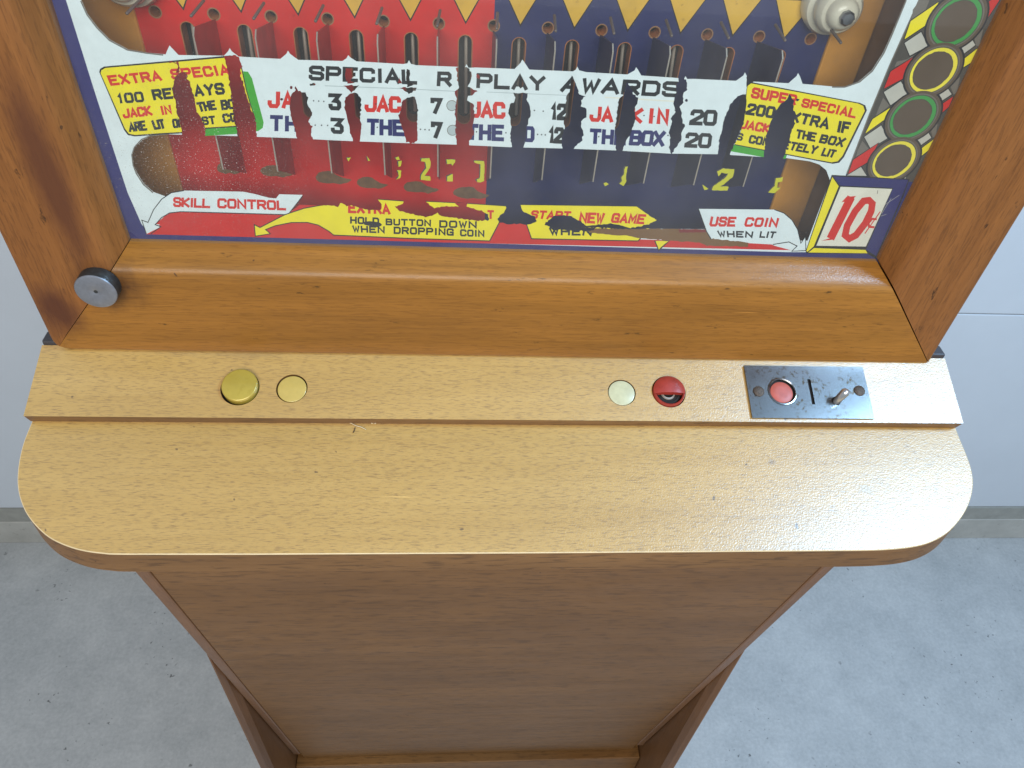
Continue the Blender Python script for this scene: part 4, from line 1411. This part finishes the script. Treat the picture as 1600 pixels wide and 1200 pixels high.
def inset_poly(poly, d):
    a = np.array(poly)
    res = []
    for i in range(len(a)):
        t_ = a[(i + 1) % len(a)] - a[i - 1]
        nn_ = np.array([-t_[1], t_[0]])
        nn_ /= max(np.linalg.norm(nn_), 1e-9)
        if nn_ @ (cen - a[i]) < 0:
            nn_ = -nn_
        res.append(tuple(a[i] + nn_ * d))
    return res


ins = inset_poly(sm, EB)
mid = inset_poly(sm, EB * 0.3)
rings_ = [[bm.verts.new(HF(u, v, 0)) for u, v in ins], [bm.verts.new(HF(u, v, -EB * .3)) for u, v in mid], [bm.verts.new(HF(u, v, -EB)) for u, v in sm]]
lowv = []
for u, v in sm:
    w = HF(u, v, -EB)
    lowv.append(bm.verts.new((w[0], w[1], w[2] - TH)))
rings_.append(lowv)
ftop = bm.faces.new(rings_[0])
ftop.material_index = 0
for a, b, mi in ((0, 1, 1), (1, 2, 1), (2, 3, 2)):
    for i in range(n):
        j = (i + 1) % n
        f_ = bm.faces.new((rings_[a][i], rings_[a][j], rings_[b][j], rings_[b][i]))
        f_.material_index = mi
fb = bm.faces.new(lowv)
fb.material_index = 2
plain('pale_edge', (200, 178, 138), 0.5, coat=0.1)
shelf = P_(link_bm('control_shelf', bm, ['shelf_wood', 'pale_edge', 'shelf_edge'], None), 'pale wood shelf with rounded front corners')

def shp(px, py, w=0.0003):
    u, v = shuv(px, py)
    return HF(u, v, w)


def strand(name, pts, r, mat, label, cat):
    cu = []
    vs_ = []
    fs_ = []
    P3 = [np.array(shp(*p_, 0.0008)) for p_ in pts]
    for k, p_ in enumerate(P3):
        d_ = P3[min(k + 1, len(P3) - 1)] - P3[max(k - 1, 0)]
        d_ /= np.linalg.norm(d_)
        e1 = np.cross(d_, hn)
        for a_ in range(6):
            vs_.append(p_ + r * (math.cos(a_ * math.pi / 3) * e1 + math.sin(a_ * math.pi / 3) * hn))
    for k in range(len(P3) - 1):
        for a_ in range(6):
            b_ = (a_ + 1) % 6
            fs_.append((k * 6 + a_, k * 6 + b_, k * 6 + 6 + b_, k * 6 + 6 + a_))
    o_ = link(name, vs_, fs_, mat, None, None, True)
    o_['label'] = label
    o_['category'] = cat


strand('thread', [(542, 661), (549, 662), (556, 666), (564, 668), (572, 672)], 0.00022, 'debris', 'tiny pale thread lying on the shelf just below the control strip', 'thread')
strand('wood_splinter', [(552, 677), (554, 673), (555, 669)], 0.0003, 'hair', 'tiny dark splinter lying on the shelf beside a pale thread', 'splinter')
strand('lint_fluff', [(580, 662), (584, 661), (588, 662)], 0.0006, 'debris', 'short fluffy scrap of pale lint lying against the control strip', 'lint')

# ------------------------------------------------------------------ front knee panel and base
def py_(z):
    return 0.350 + 0.17 * ((H - z) - 0.57)


ZP0, ZP1 = H - 0.400, H - 1.405


def slab(name, x0, x1, z0, z1, front, back, mat, bev=0.0):
    bm = bmesh.new()
    vv = [bm.verts.new(p_) for p_ in ((x0, py_(z0) + front, z0), (x1, py_(z0) + front, z0), (x1, py_(z1) + front, z1), (x0, py_(z1) + front, z1),
                                      (x0, py_(z0) + back, z0), (x1, py_(z0) + back, z0), (x1, py_(z1) + back, z1), (x0, py_(z1) + back, z1))]
    for f_ in ((0, 1, 2, 3), (7, 6, 5, 4), (0, 4, 5, 1), (3, 2, 6, 7), (0, 3, 7, 4), (1, 5, 6, 2)):
        bm.faces.new([vv[i] for i in f_])
    if bev:
        bmesh.ops.bevel(bm, geom=list(bm.edges), offset=bev, segments=2, affect='EDGES', profile=0.5)
    return link_bm(name, bm, mat, None)


P_(slab('front_panel', -0.2464, 0.3288, ZP0, ZP1, 0.0, 0.014, 'panel_wood', 0.0008))
P_(slab('edge_strip', -0.2588, -0.2468, ZP0, H - 1.37, -0.0008, 0.075, 'side_wood', 0.002))
P_(slab('edge_strip', 0.3292, 0.3412, ZP0, H - 1.37, -0.0008, 0.075, 'side_wood', 0.002))
P_(box('base_board', -0.2590, 0.3416, py_(ZP1) - 0.014, py_(ZP1) + 0.03, 0.0, ZP1 - 0.003, 'panel_wood', None, 0.0015))
bpy.context.view_layer.update()
